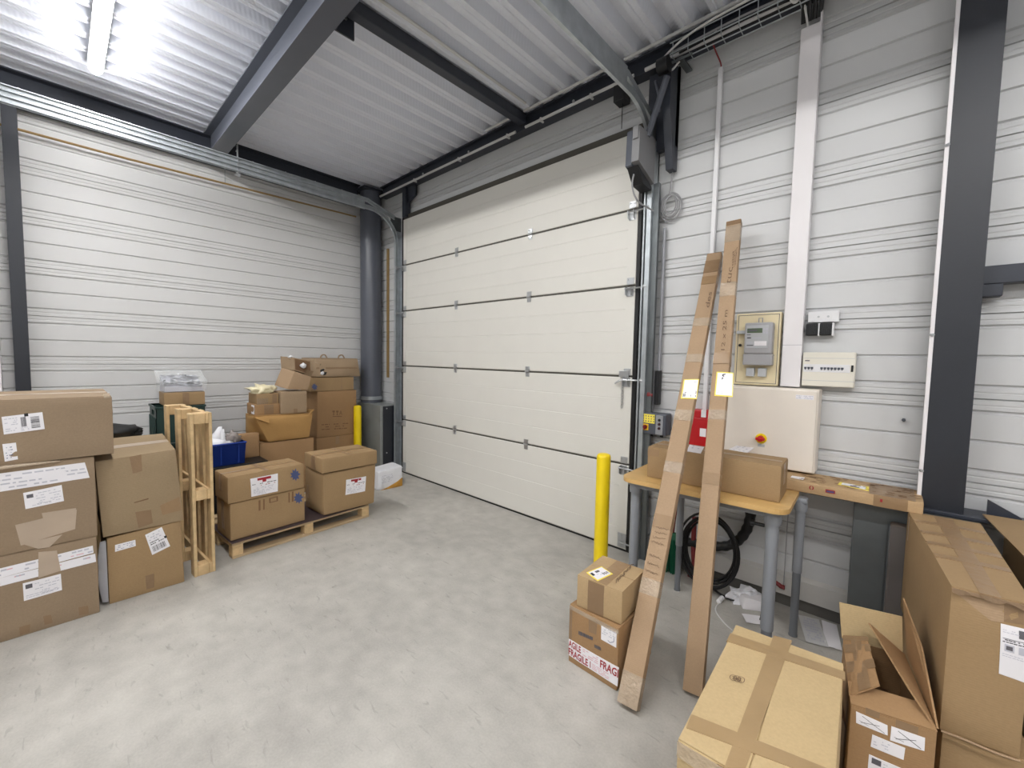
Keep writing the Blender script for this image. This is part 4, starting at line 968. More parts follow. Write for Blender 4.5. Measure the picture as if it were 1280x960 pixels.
f7 = Carton('cardboard_box', 'open crumpled carton with a loose flap, topmost of the heap by the tray wall', .18, .24, .15, O=(0.72, -1.27, 1.33), ang=A90, m=C_DULL, group=GF, seed=37, corners=hexcorners(F, (-0.24, -0.05, 0.012)), seam=None, dent=0.012)
f7.decal('opening', 'front', rect(0.06, 0.08, 0.95, 0.93), [C_IN], px=False)  # flat dark panel painted for the shaded inside of the open end
bm = NB(); hexa(bm, [onx(387, 451, .73), onx(390, 452, .55), onx(390.5, 453, .55), onx(387.5, 452, .73), onx(400, 455.5, .80), onx(401, 455, .62), onx(401, 456.5, .62), onx(400, 457, .80)])
bm.transform(f7.Mi); mk('flap', bm, C_DULL, parent=f7.o)
bm = NB(); hexa(bm, [onx(380, 468, .74), onx(389, 471, .74), onx(389, 471, .735), onx(380, 468, .735), onx(383, 462, .80), onx(392, 464, .80), onx(392, 464, .795), onx(383, 462, .795)])
bm.transform(f7.Mi); mk('flap', bm, C_DULL, parent=f7.o)
bm = NB(); blob(bm, onx(379, 457, .735), (0.022, 0.034, 0.03), 3, 0.4, 2.5, 2); bm.transform(f7.Mi); mk('plastic_wad', bm, BAGW, parent=f7.o, smooth=True)
bm = NB(); blob(bm, onx(363, 446, .66), (0.02, 0.022, 0.016), 5, 0.4, 2.5, 2); bm.transform(f7.Mi); mk('plastic_wad', bm, BAGW, parent=f7.o, smooth=True)

GG = 'tall cartons stacked beside the round column'
XG = 0.33
g0 = Carton('cardboard_box', 'brown carton on the floor, lowest of the stack next to the round column', 0.50, 0.30, 0.485, O=(XG, -0.895, 0), ang=A90, m=C_WARM, group=GG, seed=41)
g1 = Carton('cardboard_box', 'tall brown carton with small printed pictograms next to the round column', 0.505, 0.30, 0.552, O=(XG, -0.897, 0.492), ang=A90, m=C_WARM, group=GG, seed=42, bulge=0.005, jit={(0, 0, 1): (0.02, 0, 0), (0, 0, 0): (0.01, 0, 0)})
g2 = Carton('cardboard_box', 'carton with a blue star stamp between the tall brown carton and the flattened one', 0.535, 0.29, 0.160, O=(XG, -0.962, 1.052), ang=A90, m=C_STD, group=GG, seed=43)
g3 = Carton('cardboard_box', 'crumpled flattened carton with hand straps, topmost beside the round column', 0.615, 0.29, 0.222, O=(XG+0.01, -0.955, 1.222), ang=A90, m=C_DULL, group=GG, seed=44, bulge=0.012, dent=0.03, bev=0.015, jit={(0, 0, 1): (0.05, 0.03, 0.0), (1, 0, 1): (-0.02, 0.03, 0), (1, 1, 1): (-0.06, 0, 0), (0, 0, 0): (0.06, 0, 0)})
ic = []
for k, u in enumerate((0.03, 0.38, 0.72)):
    if k < 2: ic += [('r', u, 0.80, u+0.24, 0.98, 0), ('r', u+0.08, 0.5, u+0.16, 0.8, 0), ('r', u+0.03, 0.48, u+0.21, 0.54, 0)]
    elif False: ic += [('l', [(u, 0.98), (u+0.12, 0.72), (u+0.24, 0.98), (u, 0.98)], 0.035, 0), ('l', [(u+0.12, 0.74), (u+0.12, 0.5)], 0.05, 0), ('l', [(u+0.03, 0.5), (u+0.21, 0.5)], 0.05, 0)]
    else: ic += [('l', [(u, 0.5), (u+0.12, 0.98), (u+0.24, 0.5)], 0.05, 0), ('l', [(u+0.05, 0.66), (u+0.19, 0.66)], 0.05, 0)]
ic += [('r', 0.05, 0.28, 0.95, 0.36, 0)]
g1.decal('pictograms', 'front', [(415, 513), (428, 513), (428, 524), (415, 524)], [PRINT], ic, base=False)
g1.decal('printed_text', 'front', [(401, 529), (436, 527), (436, 537), (401, 539)], [PRINT], lines(3, 0.02, 0.98, 0.05, 0.95, 0, 5, 0.75, 0.4), base=False)
stamp(g2, 'front', [(389, 479), (397, 479), (397, 488), (389, 488)])
g2.decal('tape', 'front', rect(0.7, 0.0, 0.72, 1.0), [TAPE], px=False); g1.tape('top', 0.02, 0.44, 0.98, 0.56); g0.tape('front', 0.46, 0.8, 0.56, 1.0, TAPE)
g3.decal('dark_band', 'front', rect(0.02, 0.42, 0.98, 0.52), [TAPE_D], px=False)
bm = NB(); F = Face(g3, 'front'); c0 = [F.at(0.17+0.075*math.cos(t)*(1+0.2*math.sin(3*t)), 0.27+0.17*math.sin(t), 0.0016) for t in [2*PI*k/14 for k in range(14)]]; bm.faces.new([bm.verts.new(p) for p in c0]); mk('torn_hole', bm, BLACK, parent=g3.o)
bm = NB(); blob(bm, F.at(0.13, 0.2, 0.0), (0.022, 0.014, 0.022), 3, 0.4, 2.5, 2); mk('white_filling', bm, BAGW, parent=g3.o, smooth=True)
T = Face(g3, 'top')
for u in (0.22, 0.62):
    bm = NB(); tube(bm, [T.at(u, 0.3, 0.0), T.at(u+0.03, 0.3, 0.035), T.at(u+0.10, 0.3, 0.042), T.at(u+0.15, 0.3, 0.0)], 0.008, seg=6, sm=5); mk('hand_strap', bm, C_DULL, parent=g3.o, smooth=True)

# white wrapped parcel by the door
wp = Carton('parcel', 'white film wrapped parcel with an amber end on the floor by the door corner', 0.30, 0.24, 0.205, O=(1.243, -0.61, 0), ang=math.radians(86), m=BAGW, cat='parcel', seed=50, bulge=0.012, dent=0.03, bev=0.02, seam=None, jit={(1, 0, 1): (0, 0, 0.03), (1, 1, 1): (0, 0, 0.03)})
wp.decal('amber_end', 'front', [(0.42, 0.10), (0.98, 0.42), (0.98, 0.02), (0.10, 0.0)], [AMBER], px=False, off=0.006, nu=8, nv=5)
wp.decal('printed_text', 'front', rect(0.1, 0.35, 0.6, 0.8), LAB, lines(5, 0.05, 0.95, 0.05, 0.95, 1, 8, 0.5, 0.4), px=False, off=0.008, base=False)

# ---- bollards
def bollard(x, y, label):
    bm = NB(); r = 0.047
    lathe(bm, [(r, 0), (r, 0.83), (r*0.97, 0.842), (r*0.85, 0.851), (r*0.6, 0.856), (0.004, 0.857)], (0, 0), 24)
    o = tag(mk('bollard', bm, YELLOW, M=MX((x, y, 0), 0), smooth=True), label, 'bollard', 'yellow bollards beside the door')
    bm = NB(); lathe(bm, [(0.07, 0), (0.07, 0.008), (r+0.001, 0.012)], (0, 0), 24); mk('base_flange', bm, YELLOW, parent=o, smooth=True)
    return o
bollard(0.382, -0.405, 'yellow bollard by the round column, half hidden by cartons')
bollard(3.953, -0.463, 'yellow bollard behind the carton with the FRAGILE tape')

# ================================================================== FLOOR GOODS IN FRONT OF THE TABLE
fb = Carton('cardboard_box', 'carton with red and white FRAGILE tape on the floor before the table', 0.268, 0.34, 0.288, O=(4.268, -1.286, 0), ang=math.radians(-1.5), m=C_WARM, seed=61)
ub = Carton('cardboard_box', 'small carton with a yellow edged label on top of the FRAGILE taped carton', 0.232, 0.265, 0.150, O=(4.302, -1.280, 0.296), ang=math.radians(3.5), m=C_SAND, seed=62)
fb.decal('fragile_tape', 'front', [(711.2, 798), (773.8, 834.5), (772, 858), (711.2, 818.5)], LAB,
         [('t', 'AGILE', 0.0, 0.56, 0.27, 0.96, 4, 0), ('t', 'FRAGILE', 0.0, 0.06, 0.42, 0.48, 4, 0), ('t', 'FRAGI', 0.66, 0.46, 1.0, 0.9, 4, 0), ('r', 0.46, 0.08, 0.475, 0.46, 4)]
         + [(k[0], k[1], k[2], k[3], k[4], 7) for k in lines(4, 0.31, 0.62, 0.52, 0.96, 7, 4, 0.7, 0.4)+lines(4, 0.5, 0.84, 0.06, 0.42, 7, 9, 0.7, 0.4)], nu=10, nv=4)
fb.decal('address_label', 'front', [(752, 780.5), (771, 789.5), (770.5, 809.5), (752, 798.5)], LAB, lines(4, 0.05, 0.95, 0.4, 0.95, 1, 5, 0.6, 0.4)+[('l', [(0.45, 0.2), (0.6, 0.12), (0.85, 0.3), (0.85, 0.55)], 0.03, 6)])
fb.decal('tape', 'front', [(736, 772), (747, 777), (746, 793), (737, 789)], [TAPE_D], off=0.001)
fb.decal('printed_text', 'front', [(724, 787), (742, 795), (742, 800), (724, 793)], [PRINT, INK], lines(1, 0, 1, 0, 1, 1, 4, 0.9, 0.8), base=False)
fb.decal('printed_text', 'front', [(744, 804), (752, 808), (752, 813), (744, 809)], [PRINT, INK], lines(1, 0, 1, 0, 1, 1, 6, 0.9, 0.8), base=False)
fb.decal('tape', 'front', rect(0.0, 0.93, 1.0, 0.995), [TAPE_C], px=False, off=0.002, nu=14)
fb.decal('tape', 'front', rect(0.0, 0.28, 0.06, 0.93), [TAPE_D], px=False, off=0.001)
fb.tape('right', 0.35, 0.02, 0.6, 0.98)
ub.decal('tape', 'front', rect(0.26, 0.0, 0.62, 1.0), [TAPE_D], px=False, off=0.0008)
ub.tape('top', 0.36, 0.02, 0.66, 0.98, TAPE)
ub.decal('shipping_label', 'top', [(733, 717), (752, 709.5), (766, 719), (747, 728)], [YELPAP, INK_L, INK, PAPER, REDINK, BLACKINK], [('r', 0.06, 0.08, 0.94, 0.92, 3), ('r', 0.08, 0.5, 0.22, 0.8, 5), ('r', 0.38, 0.62, 0.62, 0.8, 2), ('t', '950', 0.56, 0.2, 0.9, 0.42, 5, 0)]+lines(2, 0.3, 0.7, 0.3, 0.55, 1, 4, 0.7, 0.4))
ub.decal('hand_writing', 'top', [(764, 728), (790, 703), (796, 706), (772, 733)], [PEN], [('l', [(0.02+0.06*k, 0.3+0.4*((k*7) % 3)/2) for k in range(16)], 0.03, 0), ('l', [(0.1+0.1*k, 0.2+0.5*((k*5) % 3)/2) for k in range(9)], 0.03, 0)], base=False)

# ---- long cartons leaning on the table
def lean(bl, br, tl, depth, L=None, **k):
    bl, br, tl = V(bl), V(br), V(tl)
    uz = (tl-bl).normalized(); ux = (br-bl); w = ux.length; ux = (ux-uz*ux.dot(uz)).normalized(); uy = uz.cross(ux)
    bl = bl.copy(); bl.z = depth*max(0, -uy.z)+0.002+max(0, -ux.z)*w
    return Carton('long_carton', k.pop('label'), w, depth, (tl-bl).length, M=basis(bl, ux, uy, uz), group='long cartons leaning by the table', seam=None, n=7, **k)
t1 = lean(onz(771, 878, 0.02), onz(795.5, 892, 0.02), ony(884, 317.5, -0.035), 0.045, label='long narrow carton leaning on the wall, shorter one nearer the yellow bollard', m=C_PALE, seed=71, bulge=0.002, dent=0.003, bev=0.003)
t2 = lean(onz(853, 862, 0.02), onz(877, 874, 0.02), ony(908, 277, -0.10), 0.045, label='long narrow carton leaning on the table edge, taller one with numbers written on it', m=C_PALE, seed=72, bulge=0.002, dent=0.003, bev=0.003)
def wraptape(t, v0, v1, m=TAPE_C, side=True, jag=0.0):
    t.decal('clear_tape' if m is TAPE_C else 'tape', 'front', [(0, v1), (1, v1-jag), (1, v0-jag), (0, v0)], [m], px=False, off=0.0018, nu=10, nv=6)
    if side: t.tape('right', 0.0, v0-jag, 1.0, v1-jag, m)
def vpix(t, px, py): return t.uv('front', px, py)[1]
for (pt, pb, m) in (((886, 326), (883, 341), TAPE_D), ((879, 346), (876, 356), TAPE), ((870, 398), (868, 408), TAPE_C), ((862, 443), (859, 453), TAPE_C), ((848, 512), (846, 525), TAPE_C), ((834, 576), (829, 589), TAPE_C), ((822, 642), (816, 658), TAPE), ((808, 722), (803, 741), TAPE_C), ((783, 838), (779, 880), TAPE_C)):
    wraptape(t1, vpix(t1, *pb), vpix(t1, *pt), m)
for (pt, pb, m) in (((912, 277), (910, 282), TAPE_D), ((911, 283), (909, 303), TAPE_C), ((904, 354), (901, 371), TAPE_C), ((897, 441), (893, 455), TAPE), ((889, 512), (886, 524), TAPE_C), ((881, 590), (878, 604), TAPE)):
    wraptape(t2, vpix(t2, *pb), vpix(t2, *pt), m)
YL = [YELPAP, INK_L, INK, PAPER, REDINK, BLACKINK]
t1.decal('shipping_label', 'front', [(855, 474.5), (874, 474), (871, 499), (851, 498.5)], YL, [('r', 0.07, 0.05, 0.96, 0.96, 3), ('r', 0.14, 0.28, 0.28, 0.62, 5), ('t', 'S0', 0.1, 0.1, 0.28, 0.24, 5, 0), ('t', '950', 0.58, 0.24, 0.93, 0.42, 5, 0), ('t', '950', 0.58, 0.08, 0.93, 0.2, 5, 0)]+bars(0.40, 0.42, 0.68, 0.85, 8, 2, 4, False)+lines(3, 0.7, 0.94, 0.5, 0.92, 1, 7, 0.7, 0.3))
t2.decal('shipping_label', 'front', [(896, 465), (917, 466), (916, 496.5), (893, 495)], YL, [('r', 0.07, 0.05, 0.96, 0.96, 3), ('t', '950', 0.34, 0.52, 0.74, 0.93, 5, 90)]+bars(0.60, 0.12, 0.88, 0.50, 10, 2, 4, False)+lines(6, 0.14, 0.5, 0.1, 0.5, 1, 7, 0.7, 0.3))
t1.decal('hand_writing', 'front', [(883, 362), (893, 363), (889, 388), (878, 386)], [PEN], [('t', 'des', 0.25, 0.1, 0.75, 0.9, 0, 90)], base=False)
t2.decal('hand_writing', 'front', [(913, 318), (924, 307), (920, 336), (913, 345)], [PEN], [('t', 'content', 0.15, 0.2, 0.85, 1.0, 0, 90)], base=False)
t2.decal('hand_writing', 'front', [(911, 332), (917, 332), (914, 358), (907, 357)], [PEN], [('t', 'tuc', 0.1, 0.1, 0.9, 0.9, 0, 90)], base=False)
t2.decal('hand_writing', 'front', [(902, 388), (913, 388), (909, 438), (898, 438)], [PEN], [('t', '12 x 25 m', 0.3, 0.0, 0.72, 1.0, 0, 90)], base=False)
def scrib(rows, seed):
    R = random.Random(seed); o = []
    for r in range(rows):
        v = 0.9-0.8*r/max(1, rows-1); o.append(('l', [(0.05+0.05*k, v+R.uniform(-0.06, 0.06)) for k in range(18)], 0.022, 0))
    return o
t1.decal('hand_writing', 'front', [(820, 656), (838, 661), (831, 684), (813, 679)], [PEN], scrib(4, 3), base=False)
t1.decal('hand_writing', 'front', [(812, 690), (829, 697), (823, 722), (806, 715)], [PEN], scrib(3, 8), base=False)

# ================================================================== TABLE
MT = MX((4.205, -0.712, 0), math.radians(2.6))
tb = tag(empty('work_table', M=MT), 'small beech topped table with grey telescopic legs against the wall', 'table')
W, D = 0.845, 0.50
def rrect(x0, x1, y0, y1, r, n=6):
    pts = []
    for cx, cy, a in ((x1-r, y0+r, -PI/2), (x1-r, y1-r, 0), (x0+r, y1-r, PI/2), (x0+r, y0+r, PI)):
        for k in range(n+1): t = a+PI/2*k/n; pts.append((cx+r*math.cos(t), cy+r*math.sin(t)))
    return pts
bm = NB(); extr(bm, [(x, y, 0.775) for x, y in rrect(0, W, 0, D, 0.075)], (0, 0, 0.025))
mk('tabletop', bm, BEECH, parent=tb)
bm = NB()
for a in ((0.07, W-0.07, 0.06, 0.085), (0.07, W-0.07, D-0.085, D-0.06)): bx(bm, a[0], a[1], a[2], a[3], 0.735, 0.774, bev=0.004)
for a in ((0.06, 0.085, 0.07, D-0.07), (W-0.085, W-0.06, 0.07, D-0.07)): bx(bm, a[0], a[1], a[2], a[3], 0.735, 0.774, bev=0.004)
mk('apron_frame', bm, LEGGREY, parent=tb)
Ti = MT.inverted()
for (lx, ly, r, zs) in ((4.265, -0.615, 0.027, 0.14), (4.974, -0.585, 0.029, 0.16), (4.405, -0.258, 0.021, 0.30), (5.042, -0.262, 0.023, 0.36)):
    p = Ti @ V((lx, ly, 0)); bm = NB()
    cyl(bm, (p.x, p.y, zs), (p.x, p.y, 0.735), r, seg=20)
    leg = mk('leg', bm, LEGGREY, parent=tb, smooth=True)
    bm = NB(); cyl(bm, (p.x, p.y, 0.006), (p.x, p.y, zs+0.02), r*0.84, seg=18); cyl(bm, (p.x, p.y, 0.0), (p.x, p.y, 0.008), r*0.92, seg=18); mk('foot_tube', bm, LEGDARK, parent=leg, smooth=True)
    bm = NB(); lathe(bm, [(r*1.25, 0.70), (r*1.32, 0.715), (r*1.32, 0.765), (r*1.2, 0.774)], (p.x, p.y), 20); bx(bm, p.x-r*1.3, p.x+r*1.3, p.y-r*1.3, p.y+r*1.3, 0.745, 0.773, bev=0.006)
    mk('collar', bm, LEGGREY, parent=leg, smooth=True)
bm = NB(); p = Ti @ V((4.94, -0.585, 0.68)); cyl(bm, p, p-V((0.045, 0, 0)), 0.009, seg=10); cyl(bm, p-V((0.045, 0, 0)), p-V((0.06, 0, 0)), 0.015, seg=10); mk('clamp_knob', bm, BLACK, parent=tb)

lb = Carton('cardboard_box', 'long low carton lying on the table behind the leaning long cartons', 0.672, 0.245, 0.178, O=(4.322, -0.594, 0.8015), ang=math.radians(3.0), m=C_STD, seed=75)
lb.tape('top', 0.02, 0.42, 0.98, 0.58, TAPE)
lb.decal('pale_label', 'top', [(911, 563), (921, 558), (942, 561), (934, 567)], LAB, lines(3, 0.05, 0.95, 0.1, 0.9, 1, 4, 0.5, 0.4))
lb.decal('pale_label', 'top', [(858, 565), (862, 557), (880, 560), (876, 568)], LAB, lines(2, 0.05, 0.95, 0.1, 0.9, 1, 5, 0.4, 0.3))
lb.tape('front', 0.0, 0.72, 0.1, 0.95, TAPE); lb.tape('right', 0.3, 0.4, 0.6, 1.0, TAPE)
lb.decal('tape_end', 'front', [(808, 598), (828, 603), (828, 601.5), (808, 596.5)], [BLACKINK], off=0.0006)
fk = Carton('flat_package', 'flat printed cardboard package bridging the table end and the steel column base', 0.878, 0.262, 0.056, O=(4.63, -0.272, 0.8015), ang=math.radians(1.0), m=WOODPRINT, cat='package', seed=76, seam=None)
R = random.Random(4); spots = []
for k in range(80):
    u, v = R.uniform(0.42, 0.97), R.uniform(0.06, 0.92); spots.append(('r', u, v, u+R.uniform(0.015, 0.04), v+0.03, 0))
fk.decal('printed_marks', 'top', rect(0, 0, 1, 1), [PRINT], spots, px=False, base=False)
fk.decal('red_marks', 'front', rect(0, 0, 1, 1), [REDINK, BLUEINK], [('l', [(0.517+0.009*math.cos(t), 0.6+0.18*math.sin(t)) for t in [2*PI*k/10 for k in range(11)]], 0.006, 0), ('r', 0.585, 0.42, 0.63, 0.72, 0), ('r', 0.59, 0.48, 0.625, 0.62, 1), ('r', 0.828, 0.45, 0.838, 0.7, 0)], px=False, base=False)
fk.decal('yellow_label', 'top', [(1047, 606), (1050, 603), (1086, 609), (1086, 614)], YL, [('r', 0.1, 0.1, 0.9, 0.9, 3), ('r', 0.15, 0.3, 0.4, 0.6, 2), ('r', 0.5, 0.4, 0.85, 0.5, 1)])
fk.decal('pale_label', 'top', [(988, 597), (990, 595), (1006, 597.5), (1004, 600.5)], LAB)
fk.tape('top', 0.78, 0.0, 0.97, 1.0, TAPE); fk.tape('front', 0.8, 0.0, 0.94, 1.0, TAPE)

# ---- things under the table
bm = NB(); R = random.Random(8)
for k in range(6):
    cx, cz, rx, rz = 4.545+R.uniform(-.008, .008), 0.265+R.uniform(-.01, .01), 0.185-0.007*k+R.uniform(-.004, .004), 0.235-0.008*k
    tube(bm, [(cx+rx*math.cos(t), -0.14+0.011*k+0.018*math.sin(t), cz+rz*math.sin(t)) for t in [2*PI*i/36+k for i in range(36)]], 0.0075, seg=7, closed=True)
tube(bm, [(4.41, 0.03, 0.74), (4.43, 0.0, 0.66), (4.47, -0.06, 0.55), (4.52, -0.08, 0.49)], 0.007, sm=6)
tube(bm, [(4.56, -0.10, 0.03), (4.62, -0.14, 0.02), (4.70, -0.15, 0.012), (4.78, -0.13, 0.012)], 0.007, sm=6)
tag(mk('cable_coil', bm, BLACKR, smooth=True, ang=180), 'thick black cable coiled against the wall under the table', 'cable')
bm = NB()
pts = smooth_pts([(4.752, 0.0, 0.735), (4.752, -0.005, 0.58), (4.742, -0.01, 0.46), (4.70, -0.012, 0.36), (4.63, -0.012, 0.29), (4.52, -0.012, 0.255), (4.38, -0.012, 0.235)], 9)
tube(bm, pts, lambda t: 0.030+0.0022*math.sin(t*260), seg=14)
tag(mk('flexible_conduit', bm, BLACK, smooth=True, ang=180), 'thick black flexible conduit bending down the wall under the table', 'conduit')
br = tag(empty('hand_broom', loc=(4.285, -0.06, 0)), 'green bristled broom standing under the table, partly behind the leaning carton', 'broom')
bm = NB(); R = random.Random(3)
for k in range(70):
    a, b = R.uniform(-0.05, 0.05), R.uniform(-0.02, 0.02); tube(bm, [(a*0.6, b*0.6, 0.24), (a*1.2+R.uniform(-.005, .005), b*1.8, 0.004)], 0.0028, seg=4)
o = mk('bristles', bm, GREEN, parent=br); o['kind'] = 'stuff'
bm = NB(); bx(bm, -0.045, 0.045, -0.018, 0.018, 0.235, 0.29, bev=0.008); mk('head', bm, GREEN, parent=br); bm = NB(); cyl(bm, (0, 0, 0.29), (0.01, 0.06, 0.62), 0.01, seg=10); mk('handle', bm, REDDK, parent=br, smooth=True)
dp = tag(empty('dustpan', loc=(4.46, -0.09, 0)), 'dull red dustpan with an upright handle behind the black cable coil', 'dustpan')
bm = NB(); bx(bm, -0.07, 0.07, 0.05, 0.075, 0.0, 0.10, bev=0.006); mk('pan', bm, REDDK, parent=dp)
bm = NB(); tube(bm, [(-0.03, 0.062, 0.09), (-0.045, 0.07, 0.22), (-0.05, 0.085, 0.42)], 0.016, seg=10, sm=4); mk('handle', bm, REDDK, parent=dp, smooth=True)
def crumple(name, c, s, seed, label, m, cat):
    bm = NB(); blob(bm, (0, 0, s[2]*0.7), s, seed, 0.75, 2.4, 3, flat=0.002); return tag(mk(name, bm, m, M=MX(c, seed), smooth=False), label, cat)
crumple('crumpled_film', (4.755, -0.075, 0), (0.09, 0.05, 0.045), 4, 'crumpled white film on the floor under the table, next to the cable coil', BAGW, 'plastic film')
wb = Carton('paper_packet', 'white folded paper packet on the floor between the table legs', 0.135, 0.10, 0.055, O=(4.775, -0.19, 0.001), ang=math.radians(28), m=PAPER, cat='packet', seed=80, seam=None, bulge=0.006, dent=0.012, jit={(0, 0, 1): (0.02, 0.02, 0.01)})
def sheet(c, w, d, ang, label, items, seed=1):
    M_ = MX(c, ang); bm = NB()
    g = [[bm.verts.new((w*i/6, d*j/6, 0.004+0.003*(1+noise.noise(V((i*0.6, j*0.6, seed)))))) for j in range(7)] for i in range(7)]
    for i in range(6):
        for j in range(6): bm.faces.new([g[i][j], g[i+1][j], g[i+1][j+1], g[i][j+1]])
    o = tag(mk('paper_sheet', bm, PAPER if items is None else mat('newsprint', (206, 206, 206), 0.7), M=M_, smooth=True, ang=180), label, 'paper')
    if items:
        P = Plane4((0.01, 0.01, 0.011), (w-0.01, 0.01, 0.011), (w-0.01, d-0.01, 0.011), (0.01, d-0.01, 0.011))
        mk('print', decal_mesh(P, rect(0, 0, 1, 1), [INK_L, INK], items, 0.0005, base=False), [INK_L, INK], parent=o)
    return o
sheet((5.105, -0.285, 0), 0.10, 0.27, math.radians(16), 'printed grey leaflet on the floor between the table leg and the galvanised casing', [(k[0], k[1], k[2], k[3], k[4], 0) for k in lines(9, 0.05, 0.95, 0.05, 0.95, 0, 6, 0.7, 0.6)])
sheet((5.185, -0.25, 0), 0.07, 0.26, math.radians(10), 'blank grey paper on the floor next to the printed leaflet', None, 4)
sheet((4.83, -0.33, 0), 0.10, 0.09, math.radians(30), 'small grey paper scrap on the floor in front of the white packet', None, 6)
bm = NB(); tube(bm, [(4.655, -0.20, 0.004), (4.66, -0.32, 0.004), (4.74, -0.42, 0.004), (4.86, -0.50, 0.004), (5.02, -0.56, 0.004)], 0.004, seg=6, sm=8)
o = tag(mk('cord', bm, CABLEW, smooth=True), 'thin white cord lying on the floor under the table', 'cord')
bm = NB(); cyl(bm, (4.65, -0.23, 0.012), (4.655, -0.17, 0.014), 0.014, seg=10); mk('plug', bm, WHITE, parent=o, smooth=True)
bm = NB(); tube(bm, [(4.90, 0.028, 0.135), (4.93, 0.022, 0.12), (4.95, 0.02, 0.12)], 0.014, seg=8); o = mk('pull_cord', bm, REDDK, smooth=True)
bm = NB(); tube(bm, [(4.945, 0.012, 0.14), (4.945, 0.012, 0.5), (4.948, 0.012, 0.735)], 0.003, seg=6); mk('string', bm, CABLEG, parent=o)
tag(o, 'thin cord with a red end hanging on the wall under the table', 'cord')
bm = NB(); tube(bm, [(4.80, 0.0, 0.006), (4.86, -0.12, 0.006), (4.88, -0.25, 0.006)], 0.004, seg=6, sm=5); tag(mk('cord', bm, BLACKR, smooth=True), 'thin black cord crossing the white packet on the floor', 'cord')

# ================================================================== THINGS ON THE WALL BEHIND THE TABLE
def wbox(p0, p1, y0, y1):   # world box from two opposite pixels taken on the front plane
    a, b = ony(*p0, y0), ony(*p1, y0); return min(a.x, b.x), max(a.x, b.x), y0, y1, min(a.z, b.z), max(a.z, b.z)
WY = 0.052
def wthing(name, label, cat, x, z): 
    r = tag(empty(name, loc=(x, WY, z)), label, cat)
    def pp(nm, bm, m, **k): bm.transform(r.matrix_world.inverted()); return mk(nm, bm, m, parent=r, **k)
    return r, pp
# wide pale trunking
r, pp = wthing('wall_trunking', 'wide pale cable trunking running up the wall above the cream enclosure', 'trunking', 4.914, 1.35)
bm = NB(); bx(bm, 4.868, 4.966, -0.005, WY, 1.352, 3.40, bev=0.004)
pp('cover', bm, DUCTW)
bm = NB(); bx(bm, 4.958, 4.967, 0.0, WY, 3.40, 3.46); pp('back_rail', bm, DUCTW)
bm = NB(); bx(bm, 4.8675, 4.9665, -0.0055, 0.0, 1.598, 1.600); pp('joint', bm, GREYPL)
r, pp = wthing('wall_trunking', 'narrow white cable trunking on the wall behind the leaning long cartons', 'trunking', 4.43, 1.15)
bm = NB(); bx(bm, 4.417, 4.443, 0.022, WY, 1.15, 3.40, bev=0.003); pp('cover', bm, WHITE)
# meter board
r, pp = wthing('meter_board', 'beige meter board with an electricity meter above the cream enclosure', 'meter board', 4.74, 1.35)
bm = NB(); bx(bm, 4.605, 4.853, 0.012, WY, 1.350, 1.80, bev=0.006); pp('board', bm, BEIGE)
bm = NB()
for a in ((4.618, 4.842, 1.362, 1.365), (4.618, 4.842, 1.786, 1.789)): bx(bm, a[0], a[1], 0.0105, 0.013, a[2], a[3])
for x in (4.618, 4.84): bx(bm, x, x+0.003, 0.0105, 0.013, 1.362, 1.789)
pp('board_groove', bm, INK)
bm = NB(); bx(bm, 4.672, 4.822, -0.055, 0.012, 1.545, 1.735, bev=0.008); bx(bm, 4.668, 4.826, -0.05, 0.012, 1.475, 1.545, bev=0.006); mt = pp('meter', bm, mat('meter_grey', (168, 168, 171), 0.4))
bm = NB(); bx(bm, 4.682, 4.802, -0.058, -0.054, 1.58, 1.718, bev=0.001); bm.transform(r.matrix_world.inverted()); mk('faceplate', bm, GREYPL_L, parent=mt)
bm = NB(); bx(bm, 4.688, 4.77, -0.0595, -0.057, 1.672, 1.70); bm.transform(r.matrix_world.inverted()); mk('display', bm, LCD, parent=mt)
PL = Plane4((4.682, -0.0585, 1.58), (4.802, -0.0585, 1.58), (4.802, -0.0585, 1.718), (4.682, -0.0585, 1.718))
bm = decal_mesh(PL, rect(0, 0, 1, 1), [INK, INK_L, PAPER], [('r', 0.1, 0.74, 0.5, 0.82, 0), ('r', 0.78, 0.76, 0.86, 0.86, 1), ('r', 0.9, 0.76, 0.97, 0.86, 1), ('r', 0.78, 0.62, 0.86, 0.72, 1), ('r', 0.9, 0.62, 0.97, 0.72, 1), ('r', 0.04, 0.57, 0.22, 0.6, 0), ('r', 0.06, 0.42, 0.24, 0.48, 0), ('r', 0.3, 0.42, 0.7, 0.46, 1), ('r', 0.4, 0.1, 0.95, 0.3, 2), ('r', 0.06, 0.1, 0.36, 0.14, 0), ('r', 0.06, 0.22, 0.36, 0.25, 1)], 0.0006, base=False)
bm.transform(r.matrix_world.inverted()); mk('print', bm, [INK, INK_L, PAPER], parent=mt)
bm = NB(); tube(bm, [(4.738, -0.01, 1.735), (4.738, -0.01, 1.765), (4.758, -0.01, 1.765), (4.758, -0.01, 1.735)], 0.003, seg=6); pp('hanging_eye', bm, GREYPL)
bm = NB(); bx(bm, 4.62, 4.674, -0.03, 0.012, 1.67, 1.69, bev=0.002); pp('side_bracket', bm, GREYPL_L)
for x in (4.683, 4.748):
    bm = NB(); bx(bm, x, x+0.045, -0.02, 0.012, 1.405, 1.458, bev=0.003); pp('terminal_cover', bm, GREYPL_L)
bm = NB(); cyl(bm, (4.635, 0.012, 1.60), (4.635, 0.004, 1.60), 0.009, seg=12); pp('black_plug', bm, BLACK)
